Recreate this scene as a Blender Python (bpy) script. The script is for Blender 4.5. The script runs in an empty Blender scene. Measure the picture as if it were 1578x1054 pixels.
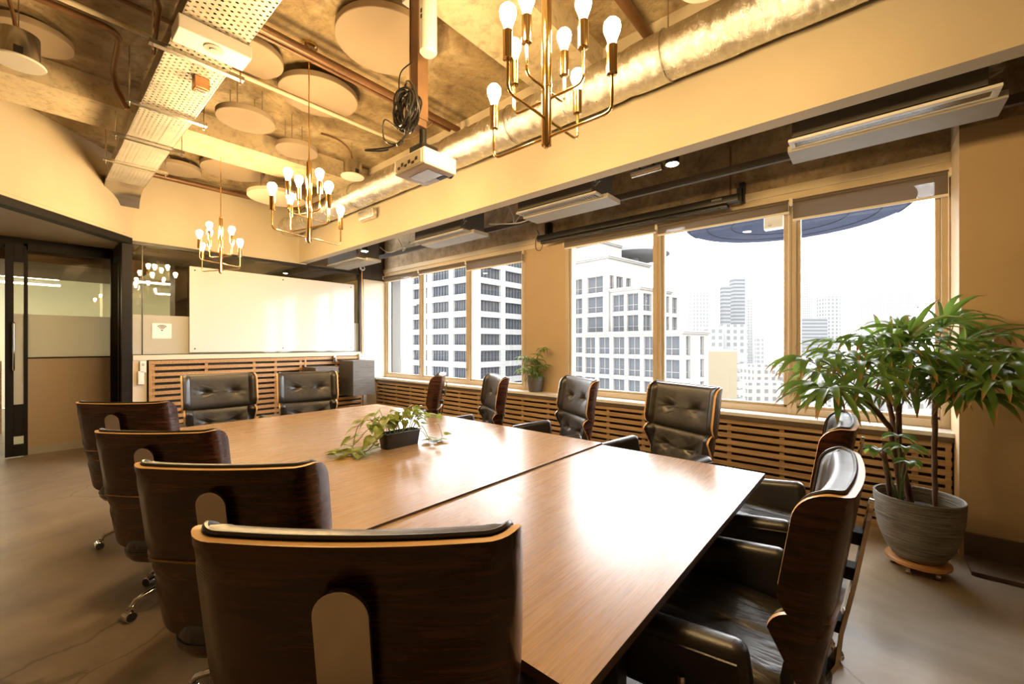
import bpy, bmesh, math, random
from math import sin, cos, pi, radians as R, sqrt, atan2, exp
from mathutils import Vector, Matrix
random.seed(7)
scn = bpy.context.scene
COL = scn.collection

# ------------------------------------------------------------------ camera
HE = 1.42; FPX = 642.0; CX = 789.0; HY = 530.0; YAW = R(40.87)
FW = (-sin(YAW), cos(YAW)); RT = (cos(YAW), sin(YAW))
def ray(px, py):
    a = (px-CX)/FPX
    return (FW[0]+a*RT[0], FW[1]+a*RT[1], (HY-py)/FPX)
def at(px, py, t):
    d = ray(px, py); return Vector((d[0]*t, d[1]*t, HE+d[2]*t))
def onZ(px, py, z):
    d = ray(px, py); return at(px, py, (z-HE)/d[2])
def onX(px, py, x):
    d = ray(px, py); return at(px, py, x/d[0])
def onY(px, py, y):
    d = ray(px, py); return at(px, py, y/d[1])
cd = bpy.data.cameras.new('camera'); cam = bpy.data.objects.new('camera', cd); COL.objects.link(cam)
cam.location = (0, 0, HE); cam.rotation_euler = (R(90), 0, YAW)
cd.sensor_width = 36; cd.lens = FPX/1578*36; cd.shift_y = 3/1578; cd.clip_start = .05; cd.clip_end = 3000
scn.camera = cam
vs = scn.view_settings
vs.view_transform = 'Standard'; vs.look = 'None'; vs.gamma = 1; vs.use_curve_mapping = False; vs.exposure = 0.45

# ------------------------------------------------------------------ materials
class NT:
    def __init__(s, name):
        s.m = bpy.data.materials.new(name); s.m.use_nodes = True
        s.t = s.m.node_tree; s.n = s.t.nodes; s.l = s.t.links
        s.b = s.n['Principled BSDF']; s.out = s.n['Material Output']
        s.tc = s.n.new('ShaderNodeTexCoord')
    def node(s, typ, **kw):
        n = s.n.new(typ)
        for k, v in kw.items(): setattr(n, k, v)
        return n
    def mapping(s, scale=(1,1,1), rot=(0,0,0), coord='Object'):
        m = s.node('ShaderNodeMapping'); m.inputs['Scale'].default_value = scale; m.inputs['Rotation'].default_value = rot
        s.l.new(s.tc.outputs[coord], m.inputs['Vector']); return m.outputs[0]
    def noise(s, vec, scale=5, detail=4, rough=.55, dist=0):
        n = s.node('ShaderNodeTexNoise'); n.inputs['Scale'].default_value = scale; n.inputs['Detail'].default_value = detail
        n.inputs['Roughness'].default_value = rough; n.inputs['Distortion'].default_value = dist
        if vec is not None: s.l.new(vec, n.inputs['Vector'])
        return n.outputs['Fac']
    def ramp(s, fac, stops):
        r = s.node('ShaderNodeValToRGB'); e = r.color_ramp.elements
        while len(e) < len(stops): e.new(.5)
        for el, (p, c) in zip(e, stops):
            el.position = p; el.color = (c[0], c[1], c[2], 1) if not isinstance(c, (int, float)) else (c, c, c, 1)
        s.l.new(fac, r.inputs[0]); return r.outputs[0]
    def mix(s, fac, a, b, mode='MIX'):
        m = s.node('ShaderNodeMix', data_type='RGBA', blend_type=mode)
        for sock, v in ((m.inputs[0], fac), (m.inputs[6], a), (m.inputs[7], b)):
            if isinstance(v, (int, float)): sock.default_value = v
            elif isinstance(v, tuple): sock.default_value = (*v[:3], 1)
            else: s.l.new(v, sock)
        return m.outputs[2]
    def math(s, op, a, b=0.0, c=0.0):
        m = s.node('ShaderNodeMath', operation=op)
        for sock, v in zip(m.inputs, (a, b, c)):
            if isinstance(v, (int, float)): sock.default_value = v
            else: s.l.new(v, sock)
        return m.outputs[0]
    def bump(s, h, strength=.2, dist=.01):
        b = s.node('ShaderNodeBump'); b.inputs['Strength'].default_value = strength; b.inputs['Distance'].default_value = dist
        s.l.new(h, b.inputs['Height']); s.l.new(b.outputs[0], s.b.inputs['Normal'])
    def set(s, col=None, rough=None, metal=None, **kw):
        def put(k, v):
            if v is None: return
            i = s.b.inputs[k]
            if isinstance(v, (int, float)): i.default_value = v
            elif isinstance(v, tuple): i.default_value = (*v[:3], 1)
            else: s.l.new(v, i)
        put('Base Color', col); put('Roughness', rough); put('Metallic', metal)
        for k, v in kw.items(): put(k.replace('_', ' '), v)
        return s.m
M = {}
def plain(name, col, rough=.5, metal=0., bump=0., bscale=60, var=0.):
    n = NT(name); v = n.mapping()
    c = col
    if var:
        f = n.noise(v, 3, 4)
        c = n.ramp(f, [(.3, tuple(x*(1-var) for x in col)), (.7, tuple(min(1, x*(1+var)) for x in col))])
    n.set(c, rough, metal)
    if bump: n.bump(n.noise(v, bscale, 3), bump, .004)
    M[name] = n.m; return n.m

plain('wall_paint', (.54, .465, .335), .72, var=.03, bump=.05, bscale=90)
plain('ceiling_paint', (.60, .54, .44), .8, var=.03)
plain('pier_paint', (.66, .58, .45), .7, var=.03, bump=.04)
plain('gold_paint', (.50, .365, .205), .6, var=.03, bump=.04)
plain('tan_panel', (.46, .36, .25), .5, var=.02)
plain('black_metal', (.014, .012, .010), .35, var=.1)
plain('black_plastic', (.012, .011, .010), .4)
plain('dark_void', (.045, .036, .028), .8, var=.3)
plain('white_board', (.64, .62, .57), .08)
plain('white_plastic', (.78, .75, .68), .4)
plain('grey_plastic', (.42, .40, .36), .5)
plain('window_frame_paint', (.50, .40, .26), .45, var=.03)
plain('trim_cream', (.66, .55, .36), .55, var=.06, bump=.1, bscale=30)
plain('sill_stone', (.74, .73, .70), .18, var=.05)
plain('sill_edge', (.10, .065, .04), .5, var=.2)
plain('chrome', (.62, .58, .54), .09, 1.)
plain('steel', (.55, .52, .48), .25, 1., var=.1)
plain('brass', (.80, .56, .25), .14, 1.)
plain('copper', (.55, .28, .14), .3, .8, var=.25)
plain('blind_bar', (.80, .74, .62), .4)
plain('disc_felt', (.33, .255, .175), .9, bump=.4, bscale=220, var=.03)
plain('disc_felt_light', (.44, .37, .28), .9, bump=.4, bscale=220, var=.03)
plain('brown_pipe', (.20, .105, .05), .4, .3, var=.3)
plain('cream_pipe', (.62, .54, .40), .45, var=.1)
plain('brown_pole', (.22, .125, .065), .45, .3, var=.3, bump=.1)
plain('cable', (.02, .018, .016), .45)
plain('pale_cable', (.5, .47, .42), .5)
plain('ac_panel', (.36, .335, .29), .5, var=.08, bump=.25, bscale=160)
plain('ac_box', (.10, .088, .075), .7, var=.15, bump=.4, bscale=120)
plain('soil', (.035, .022, .014), .95, bump=1, bscale=120)
plain('pot_small', (.10, .092, .085), .55, bump=.2, bscale=50, var=.1)
plain('planter_black', (.018, .016, .015), .4)
plain('paper', (.85, .82, .74), .6)
plain('ink', (.03, .03, .03), .6)
plain('maple_edge', (.62, .38, .16), .35, var=.12)
plain('blue_disc', (.020, .023, .034), .5, var=.1)
plain('concrete_white', (.112, .111, .108), .8, var=.03)
plain('stone_cream', (.110, .105, .096), .8, var=.04)
plain('beige_render', (.100, .084, .058), .8, var=.02)
plain('glass_grey', (.031, .033, .036), .3)
plain('glass_pale', (.072, .072, .072), .35)
plain('office_wall', (.72, .70, .50), .7)
plain('office_ceiling', (.66, .64, .50), .8)
plain('office_dark', (.20, .14, .09), .7)
M['white_board'].node_tree.nodes['Principled BSDF'].inputs['Specular IOR Level'].default_value = .25
plain('black_frame', (.012, .010, .009), .55)
M['black_frame'].node_tree.nodes['Principled BSDF'].inputs['Specular IOR Level'].default_value = .2
plain('rubber', (.02, .02, .02), .6)
plain('city_ground', (.12, .118, .114), .9)
plain('dark_sash', (.016, .018, .022), .6)
plain('back_wall', (.20, .155, .11), .7, var=.1)  # unseen walls behind the camera, darkened so less light bounces onto the floor
plain('acacia', (.50, .26, .10), .4, var=.45)
plain('dry_stem', (.13, .07, .04), .8, var=.5, bump=.9, bscale=60)
plain('petiole', (.12, .17, .04), .5)

for k_ in ('city_ground', 'dark_sash', 'blue_disc', 'concrete_white', 'stone_cream', 'beige_render', 'glass_grey', 'glass_pale'): M[k_].node_tree.nodes['Principled BSDF'].inputs['Specular IOR Level'].default_value = 0.0
def glass(name, tint=(1, 1, 1), frost=0.0, refl=1.45):
    n = NT(name)
    tr = n.node('ShaderNodeBsdfTransparent'); tr.inputs[0].default_value = (*tint, 1)
    gl = n.node('ShaderNodeBsdfGlossy'); gl.inputs['Roughness'].default_value = .0; gl.inputs[0].default_value = (1, 1, 1, 1)
    fr = n.node('ShaderNodeFresnel'); fr.inputs[0].default_value = refl
    mx = n.node('ShaderNodeMixShader'); ge = n.node('ShaderNodeNewGeometry'); n.l.new(n.math('MULTIPLY', fr.outputs[0], n.math('SUBTRACT', 1.0, ge.outputs['Backfacing'])), mx.inputs[0])
    base = tr.outputs[0]
    if frost:
        df = n.node('ShaderNodeBsdfDiffuse'); df.inputs[0].default_value = (.80, .77, .68, 1)
        tl = n.node('ShaderNodeBsdfTranslucent'); tl.inputs[0].default_value = (.85, .82, .72, 1)
        m2 = n.node('ShaderNodeMixShader'); m2.inputs[0].default_value = .5
        n.l.new(df.outputs[0], m2.inputs[1]); n.l.new(tl.outputs[0], m2.inputs[2])
        m3 = n.node('ShaderNodeMixShader'); m3.inputs[0].default_value = frost
        n.l.new(tr.outputs[0], m3.inputs[1]); n.l.new(m2.outputs[0], m3.inputs[2]); base = m3.outputs[0]
    n.l.new(base, mx.inputs[1]); n.l.new(gl.outputs[0], mx.inputs[2])
    n.l.new(mx.outputs[0], n.out.inputs[0]); M[name] = n.m
glass('clear_glass'); glass('partition_glass', (.90, .88, .80), 0, 1.9); glass('frosted_glass', (.9, .9, .85), .82, 1.5)

def emit(name, col, s):
    n = NT(name); n.set((.8, .8, .8), .5)
    n.b.inputs['Emission Color'].default_value = (*col, 1); n.b.inputs['Emission Strength'].default_value = s; M[name] = n.m
emit('bulb_glow', (1, .66, .29), 300)
emit('spot_glow', (1, .72, .36), 170)
emit('tube_glow', (1, .93, .70), 32)
emit('sensor_glow', (1, .9, .7), 1)

def concrete(name, dark, mid, light, s=1.6, rough=.85, bump=.5):
    n = NT(name); v = n.mapping()
    a = n.noise(v, s, 9, .68, .6); b = n.noise(v, s*7, 6, .7)
    c1 = n.ramp(a, [(.30, dark), (.50, mid), (.70, light)])
    c2 = n.ramp(b, [(.34, .58), (.50, 1.0)])
    n.set(n.mix(.75, c1, c2, 'MULTIPLY'), rough)
    n.bump(n.noise(v, 14, 8, .7), bump, .02); M[name] = n.m
concrete('slab_concrete', (.17, .112, .052), (.36, .265, .14), (.62, .50, .31), 2.1, .85, .8)
concrete('beam_concrete', (.42, .33, .20), (.64, .53, .35), (.70, .60, .42), 2.0)
concrete('lintel_concrete', (.17, .12, .07), (.42, .31, .185), (.60, .47, .30), 2.6)

# polished concrete floor
n = NT('floor_concrete'); v = n.mapping()
a = n.noise(v, .9, 8, .6, .8); b = n.noise(v, 9, 6, .65)
c = n.ramp(a, [(.3, (.19, .145, .10)), (.52, (.30, .235, .165)), (.72, (.39, .315, .23))])
c = n.mix(.6, c, n.ramp(b, [(.3, .8), (.6, 1.05)]), 'MULTIPLY')
vo = n.node('ShaderNodeTexVoronoi', feature='DISTANCE_TO_EDGE'); vo.inputs['Scale'].default_value = .42
mp = n.mapping((1, 1, 1)); nz = n.node('ShaderNodeTexNoise'); nz.inputs['Scale'].default_value = 2.5; nz.inputs['Detail'].default_value = 5; n.l.new(mp, nz.inputs['Vector'])
wv = n.mix(.12, mp, nz.outputs['Color'], 'LINEAR_LIGHT'); n.l.new(wv, vo.inputs['Vector'])
crk = n.ramp(vo.outputs['Distance'], [(.0, 0.0), (.0025, 1.0)])
c = n.mix(.45, c, crk, 'MULTIPLY')
n.set(c, n.ramp(b, [(.3, .30), (.7, .44)])); n.bump(b, .05, .01); M['floor_concrete'] = n.m

# table top laminate: fine straight grain along Y
n = NT('table_laminate')
a = n.noise(n.mapping((26, 1.1, 1)), 3.2, 6, .6, .15); b = n.noise(n.mapping((110, 2.2, 1)), 3.0, 3, .6)
c = n.ramp(a, [(.25, (.25, .14, .062)), (.5, (.37, .225, .105)), (.75, (.45, .285, .14))])
c = n.mix(.55, c, n.ramp(b, [(.35, .66), (.6, 1.06)]), 'MULTIPLY')
n.set(c, n.ramp(b, [(.3, .32), (.7, .24)]), Specular_IOR_Level=.75); n.bump(b, .12, .002); M['table_laminate'] = n.m
plain('table_edge', (.065, .032, .016), .45, var=.15)

# rosewood veneer: horizontal wavy figure
n = NT('rosewood')
a = n.noise(n.mapping((.9, .9, 9)), 1.7, 5, .55, 1.1); b = n.noise(n.mapping((2.0, 2.0, 60)), 2.0, 4, .6, .3)
c = n.ramp(a, [(.30, (.013, .004, .003)), (.44, (.058, .017, .008)), (.52, (.018, .006, .004)), (.62, (.085, .026, .011)), (.80, (.034, .010, .006))])
c = n.mix(.6, c, n.ramp(b, [(.35, .55), (.6, 1.1)]), 'MULTIPLY')
n.set(c, .27, Coat_Weight=.15, Coat_Roughness=.2); M['rosewood'] = n.m

# leather
n = NT('leather'); v = n.mapping()
a = n.noise(v, 260, 2, .5); b = n.noise(n.mapping((1, 1, 1)), 7, 4, .6, .6)
n.set(n.ramp(b, [(.3, (.013, .011, .010)), (.7, (.026, .021, .018))]), n.ramp(b, [(.3, .34), (.7, .44)]), Specular_IOR_Level=.75)
h = n.math('ADD', n.math('MULTIPLY', a, .12), n.math('MULTIPLY', b, 1.0)); n.bump(h, .35, .006); M['leather'] = n.m
# seat leather with soft creases
n = NT('leather_creased'); v = n.mapping((9, 2.2, 2.2))
b = n.noise(v, 1.6, 4, .55, 1.3)
n.set((.020, .016, .013), n.ramp(b, [(.3, .27), (.7, .36)]), Specular_IOR_Level=.75); n.bump(b, .4, .02); M['leather_creased'] = n.m

# slat woods
def slatwood(name, d, m_, l, axis):
    n = NT(name); sc = (1.2, 30, 30) if axis == 'x' else (30, 1.2, 30)
    a = n.noise(n.mapping(sc), 2.0, 5, .6, .3); b = n.noise(n.mapping((.8, .8, 3.5)), 2.3, 2)
    c = n.ramp(a, [(.3, d), (.5, m_), (.72, l)])
    n.set(n.mix(.5, c, n.ramp(b, [(.3, .75), (.65, 1.1)]), 'MULTIPLY'), .42); M[name] = n.m
slatwood('slat_oak', (.30, .185, .085), (.42, .275, .135), (.52, .36, .19), 'x')
slatwood('slat_teak', (.26, .13, .05), (.40, .225, .09), (.50, .30, .135), 'y')
n = NT('dark_ash'); a = n.noise(n.mapping((2.5, 2.5, 60)), 2, 5, .6, .2)
n.set(n.ramp(a, [(.3, (.05, .043, .038)), (.7, (.13, .115, .10))]), .5); M['dark_ash'] = n.m
n = NT('ribbed_stone'); a = n.noise(n.mapping((2.2, 2.2, 48)), 2.4, 5, .7, .3)
n.set(n.ramp(a, [(.3, (.09, .08, .07)), (.5, (.27, .25, .22)), (.7, (.50, .47, .42))]), .85); n.bump(a, 1.0, .02); M['ribbed_stone'] = n.m

# foil duct
n = NT('foil'); v = n.mapping((9, 4, 4)); a = n.noise(v, 2.6, 8, .72, .5)
n.set(n.ramp(a, [(.3, (.66, .66, .65)), (.6, (.93, .94, .95))]), n.ramp(a, [(.3, .17), (.7, .30)]), 1.0); n.bump(a, .65, .022); M['foil'] = n.m

# perforated galvanised steel
n = NT('perforated_steel')
sep = n.node('ShaderNodeSeparateXYZ'); n.l.new(n.tc.outputs['Object'], sep.inputs[0])
P_ = .029
u = n.math('DIVIDE', sep.outputs[0], .046); w = n.math('DIVIDE', sep.outputs[1], P_)
row = n.math('MODULO', n.math('FLOOR', n.math('ADD', w, 1000)), 2)
u2 = n.math('ADD', n.math('ADD', u, 1000), n.math('MULTIPLY', row, .5))
fu = n.math('SUBTRACT', n.math('FRACT', u2), .5); fv = n.math('SUBTRACT', n.math('FRACT', n.math('ADD', w, 1000)), .5)
fu = n.math('MULTIPLY', fu, 1.6); dd = n.math('ADD', n.math('MULTIPLY', fu, fu), n.math('MULTIPLY', fv, fv))
hole = n.math('LESS_THAN', dd, .080)
side = n.math('LESS_THAN', n.math('ABSOLUTE', n.math('SUBTRACT', sep.outputs[2], 0)), .004)
hole = n.math('MULTIPLY', hole, side)
n.set(n.ramp(n.noise(n.mapping(), 5, 4), [(.3, (.40, .37, .31)), (.7, (.55, .51, .44))]), .5, .2)
tr = n.node('ShaderNodeBsdfTransparent'); mx = n.node('ShaderNodeMixShader')
n.l.new(hole, mx.inputs[0]); n.l.new(n.b.outputs[0], mx.inputs[1]); n.l.new(tr.outputs[0], mx.inputs[2]); n.l.new(mx.outputs[0], n.out.inputs[0])
M['perforated_steel'] = n.m

# roller blind mesh: partly see-through
n = NT('blind_fabric'); n.set((.24, .19, .14), .8)
tr = n.node('ShaderNodeBsdfTransparent'); mx = n.node('ShaderNodeMixShader'); mx.inputs[0].default_value = .16
tl = n.node('ShaderNodeBsdfTranslucent'); tl.inputs[0].default_value = (.22, .18, .14, 1); ma = n.node('ShaderNodeMixShader'); ma.inputs[0].default_value = .3
n.l.new(n.b.outputs[0], ma.inputs[1]); n.l.new(tl.outputs[0], ma.inputs[2])
n.l.new(ma.outputs[0], mx.inputs[1]); n.l.new(tr.outputs[0], mx.inputs[2]); n.l.new(mx.outputs[0], n.out.inputs[0]); M['blind_fabric'] = n.m

# leaves
def leafmat(name, a_, b_, tl_=(.20, .34, .05), sc=9):
    n = NT(name); f = n.noise(n.mapping(), sc, 3, .6)
    n.set(n.ramp(f, [(.35, a_), (.65, b_)]), .33)
    t = n.node('ShaderNodeBsdfTranslucent'); t.inputs[0].default_value = (*tl_, 1)
    mx = n.node('ShaderNodeMixShader'); mx.inputs[0].default_value = .40
    n.l.new(n.b.outputs[0], mx.inputs[1]); n.l.new(t.outputs[0], mx.inputs[2]); n.l.new(mx.outputs[0], n.out.inputs[0]); M[name] = n.m
leafmat('palm_leaf', (.05, .115, .018), (.11, .20, .035), (.26, .42, .07))
leafmat('palm_tip', (.20, .13, .04), (.30, .17, .06), (.3, .2, .05))
leafmat('pothos_leaf', (.13, .22, .035), (.42, .46, .12), (.35, .45, .1), 30)

# distant facades: grid of windows on pale walls, haze put into the colours
def facade(name, wall, win, cw, ch, fw=.5, fh=.55):
    n = NT(name); sep = n.node('ShaderNodeSeparateXYZ'); n.l.new(n.tc.outputs['Object'], sep.inputs[0])
    s = n.math('ADD', n.math('ADD', sep.outputs[0], sep.outputs[1]), 3000.3)
    fx = n.math('FRACT', n.math('DIVIDE', s, cw)); fz = n.math('FRACT', n.math('DIVIDE', n.math('ADD', sep.outputs[2], 3000), ch))
    k = n.math('MULTIPLY', n.math('LESS_THAN', fx, fw), n.math('LESS_THAN', fz, fh))
    n.set(n.mix(k, wall, win), .8, Specular_IOR_Level=0.0); M[name] = n.m
facade('facade_grid', (.110, .110, .108), (.066, .068, .068), 4.2, 4.0)
facade('facade_bands', (.088, .089, .090), (.052, .054, .057), 400, 3.6, .999, .45)
facade('facade_fine', (.112, .112, .111), (.078, .078, .078), 3.0, 3.4, .55, .6)
facade('facade_low', (.112, .109, .104), (.062, .060, .056), 3.6, 3.4, .45, .5)
# ------------------------------------------------------------------ mesh helpers
class MB:
    def __init__(s): s.v = []; s.f = []; s.mi = []
    def add(s, vs_, fs, mi=0):
        o = len(s.v); s.v += [tuple(p) for p in vs_]
        for f in fs: s.f.append(tuple(i+o for i in f)); s.mi.append(mi)
        return s
    def box(s, x0, x1, y0, y1, z0, z1, mi=0, mat=None):
        vs_ = [Vector(p) for p in ((x0,y0,z0),(x1,y0,z0),(x1,y1,z0),(x0,y1,z0),(x0,y0,z1),(x1,y0,z1),(x1,y1,z1),(x0,y1,z1))]
        if mat: vs_ = [mat @ p for p in vs_]
        return s.add(vs_, [(3,2,1,0),(4,5,6,7),(0,1,5,4),(1,2,6,5),(2,3,7,6),(3,0,4,7)], mi)
    def cyl(s, p0, p1, r0, r1=None, n=16, mi=0, caps=True):
        r1 = r0 if r1 is None else r1
        p0, p1 = Vector(p0), Vector(p1); d = (p1-p0).normalized()
        a = d.orthogonal().normalized(); b = d.cross(a)
        vs_ = []
        for p, r in ((p0, r0), (p1, r1)):
            for i in range(n):
                t = 2*pi*i/n; vs_.append(p+(a*cos(t)+b*sin(t))*r)
        fs = [(i, (i+1) % n, n+(i+1) % n, n+i) for i in range(n)]
        if caps: fs += [tuple(range(n-1, -1, -1)), tuple(range(n, 2*n))]
        return s.add(vs_, fs, mi)
    def tube(s, pts, r, n=8, mi=0, caps=True, closed=False):
        pts = [Vector(p) for p in pts]; m = len(pts)
        rs = r if isinstance(r, (list, tuple)) else [r]*m
        up = None; vs_ = []
        for i, p in enumerate(pts):
            if closed: d = (pts[(i+1) % m]-pts[i-1]).normalized()
            else: d = (pts[min(i+1, m-1)]-pts[max(i-1, 0)]).normalized()
            if up is None: up = d.orthogonal().normalized()
            up = (up-d*up.dot(d)); up = up.normalized() if up.length > 1e-6 else d.orthogonal().normalized()
            b = d.cross(up)
            for k in range(n):
                t = 2*pi*k/n; vs_.append(p+(up*cos(t)+b*sin(t))*rs[i])
        fs = []
        for i in range(m if closed else m-1):
            j = (i+1) % m
            for k in range(n): fs.append((i*n+k, i*n+(k+1) % n, j*n+(k+1) % n, j*n+k))
        if caps and not closed: fs += [tuple(range(n-1, -1, -1)), tuple((m-1)*n+k for k in range(n))]
        return s.add(vs_, fs, mi)
    def lathe(s, prof, c=(0, 0, 0), n=32, mi=0, mat=None):
        vs_ = []; c = Vector(c)
        for r, z in prof:
            for k in range(n):
                t = 2*pi*k/n; p = Vector((r*cos(t), r*sin(t), z))
                if mat: p = mat @ p
                vs_.append(p+c)
        m = len(prof); fs = []
        for i in range(m-1):
            for k in range(n): fs.append((i*n+k, i*n+(k+1) % n, (i+1)*n+(k+1) % n, (i+1)*n+k))
        if prof[0][0] > 1e-5: fs.append(tuple(range(n-1, -1, -1)))
        if prof[-1][0] > 1e-5: fs.append(tuple((m-1)*n+k for k in range(n)))
        return s.add(vs_, fs, mi)
    def rbox(s, x0, x1, y0, y1, z0, z1, r, mi=0, mat=None, seg=4):
        """rounded box by rounding a subdivided lattice"""
        bm = bmesh.new(); bmesh.ops.create_cube(bm, size=1)
        for v_ in bm.verts:
            v_.co = Vector(((x0+x1)/2+v_.co.x*(x1-x0), (y0+y1)/2+v_.co.y*(y1-y0), (z0+z1)/2+v_.co.z*(z1-z0)))
        bmesh.ops.bevel(bm, geom=bm.edges[:]+bm.verts[:], offset=r, segments=seg, profile=.5, affect='EDGES')
        bm.verts.index_update()
        vs_ = [(mat @ v_.co if mat else v_.co) for v_ in bm.verts]; fs = [tuple(x.index for x in f.verts) for f in bm.faces]
        bm.free(); return s.add(vs_, fs, mi)
    def build(s, name, mats, parent=None, smooth=40, bevel=0., loc=None, rot=None):
        me = bpy.data.meshes.new(name); me.from_pydata(s.v, [], s.f); me.update()
        for m_ in (mats if isinstance(mats, (list, tuple)) else [mats]): me.materials.append(M[m_])
        me.polygons.foreach_set('material_index', s.mi)
        bm = bmesh.new(); bm.from_mesh(me); bmesh.ops.recalc_face_normals(bm, faces=bm.faces); bm.to_mesh(me); bm.free()
        if smooth:
            me.shade_smooth(); me.set_sharp_from_angle(angle=R(smooth))
        o = bpy.data.objects.new(name, me); COL.objects.link(o)
        if parent is not None: o.parent = parent
        if loc is not None: o.location = loc
        if rot is not None: o.rotation_euler = rot
        if bevel:
            b = o.modifiers.new('edge', 'BEVEL'); b.width = bevel; b.segments = 2; b.limit_method = 'ANGLE'; b.angle_limit = R(40)
        return o
def thing(name, label, cat, loc=(0, 0, 0), rz=0, group=None):
    o = bpy.data.objects.new(name, None); COL.objects.link(o); o.location = loc; o.rotation_euler = (0, 0, rz); o.empty_display_size = .1
    tag(o, label, cat, group); return o
def tag(o, label, cat, group=None, kind='thing'):
    o['label'] = label; o['category'] = cat
    if group: o['group'] = group
    if kind: o['kind'] = kind
    return o
def struct(o, label=None):
    o['kind'] = 'structure'
    if label: o['label'] = label
    return o
def dup(root, loc, rz, label=None, group=None):
    def cp(o, par):
        c = o.copy(); COL.objects.link(c); c.parent = par
        for ch in o.children: cp(ch, c)
        return c
    r = cp(root, None); r.location = loc; r.rotation_euler = (0, 0, rz)
    if label: r['label'] = label
    if group: r['group'] = group
    return r
def SB(name, x0, x1, y0, y1, z0, z1, m, label=None, bevel=0):
    return struct(MB().box(x0, x1, y0, y1, z0, z1).build(name, m, bevel=bevel), label)
def arc(p0, p1, p2, r, n=5):
    """points of a rounded corner at p1"""
    p0, p1, p2 = Vector(p0), Vector(p1), Vector(p2)
    a = p1+(p0-p1).normalized()*r; b = p1+(p2-p1).normalized()*r
    return [a*(1-t)**2+p1*2*t*(1-t)+b*t*t for t in [i/n for i in range(n+1)]]

def smooth_path(pts, k=6):
    pts = [Vector(p) for p in pts]; out = []
    for i in range(len(pts)-1):
        p0, p1, p2, p3 = pts[max(i-1, 0)], pts[i], pts[i+1], pts[min(i+2, len(pts)-1)]
        for j in range(k):
            u_ = j/k; out.append(.5*((2*p1)+(p2-p0)*u_+(2*p0-5*p1+4*p2-p3)*u_*u_+(3*p1-p0-3*p2+p3)*u_**3))
    return out+[pts[-1]]
# ------------------------------------------------------------------ room shell
XW = -7.13; YG = 4.52; YS = 4.29; YB = 2.89; ZB = 2.754; ZC = 3.70; XD = -8.2; XR = 2.6; YN = -2.6
YC = 4.08; XC = .44
SB('floor', XD-.3, XR+.2, YN-.2, YG+.2, -.1, 0, 'floor_concrete', 'brown polished concrete floor')
SB('ceiling', XW-.2, XR+.2, YN-.2, YG+.2, ZC, ZC+.15, 'slab_concrete', 'raw mottled concrete ceiling slab')
mb = MB().box(-5.58, -5.0, YN, YB, 3.49, ZC).build('ceiling_beam', 'beam_concrete'); struct(mb, 'rough concrete ceiling beam near the whiteboard wall')
mb = MB().box(-2.08, -1.57, YN, YB, 3.49, ZC).build('ceiling_beam', 'beam_concrete'); struct(mb, 'rough concrete ceiling beam over the table')
SB('wall_back', XD-.3, XR+.2, YN-.2, YN, 0, ZC, 'back_wall', 'unseen brown wall facing the windows, darkened to cut bounced light')
SB('wall_right', XR, XR+.2, YN, YC, 0, ZC, 'back_wall', 'unseen brown side wall, darkened to cut bounced light')
# long bulkhead over the window side
SB('wall_bulkhead', XW, XR, YB, YB+.12, ZB, ZC, 'wall_paint', 'cream bulkhead hanging over the window side of the table')
# upper wall above the glass partition, and angled part above the door recess
SB('wall_upper', XW-.12, XW, .85, YB+.12, 2.74, ZC, 'wall_paint', 'cream upper wall above the glass partition')
a0 = Vector((XW, .85)); a1 = Vector((XW+2.6*1.15, .85-2.6*1.0)); dn = (a1-a0).normalized(); nn = Vector((dn.y, -dn.x))*.12
if nn.x > 0: nn = -nn
q = [a0, a1, a1+nn, a0+nn]
mb = MB().add([(p.x, p.y, 2.77) for p in q]+[(p.x, p.y, ZC) for p in q], [(3,2,1,0),(4,5,6,7),(0,1,5,4),(1,2,6,5),(2,3,7,6),(3,0,4,7)])
struct(mb.build('wall_angled', 'wall_paint'), 'cream angled upper wall over the glass door recess')
mb = MB().add([(p.x, p.y, 2.69) for p in q]+[(p.x, p.y, 2.77) for p in q], [(3,2,1,0),(4,5,6,7),(0,1,5,4),(1,2,6,5),(2,3,7,6),(3,0,4,7)])
struct(mb.build('trim_1', 'black_frame'), 'black track under the angled upper wall')
mb = MB().add([(XD-.2, .98, 2.765), (XW, .98, 2.765), (XW, .86, 2.765), (a1.x, a1.y, 2.765), (a1.x, YN, 2.765), (XD-.2, YN, 2.765)], [(0,1,2,3,4,5)])
mb.add([(XD-.2, .98, 2.80), (XW, .98, 2.80), (XW, .86, 2.80), (a1.x, a1.y, 2.80), (a1.x, YN, 2.80), (XD-.2, YN, 2.80)], [(5,4,3,2,1,0)])
struct(mb.build('ceiling_recess', 'tan_panel'), 'brown lowered ceiling of the door recess')
# window wall: below the sill, lintel, pier, column
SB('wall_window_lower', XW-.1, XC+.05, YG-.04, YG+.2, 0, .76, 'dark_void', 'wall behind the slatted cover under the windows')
SB('wall_lintel', XW-.1, XR, YG-.04, YG+.2, 2.84, ZC, 'lintel_concrete', 'stained concrete lintel above the windows')
SB('trim_2', XW, XC, YG-.07, YG+.1, 2.775, 2.845, 'trim_cream', 'cream ledge trim above the windows', .004)
SB('trim_3', XW, XC, YG-.045, YG+.1, 2.72, 2.775, 'trim_cream', 'cream window head trim')
pA = onY(808, 500, YG-.04).x; pB = onY(872, 500, YG-.04).x
SB('wall_pier', pA, pB, YG-.03, YG+.2, .76, 2.72, 'gold_paint', 'ochre wall pier between the two groups of windows')
SB('wall_column', XC, XR+.2, YC, YG+.3, 0, 2.86, 'gold_paint', 'ochre wall beside the windows behind the palm')
SB('wall_column_head', XC, XR+.2, YC+.005, YG+.3, 2.86, ZC, 'lintel_concrete', 'dark concrete above the ochre wall')
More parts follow.
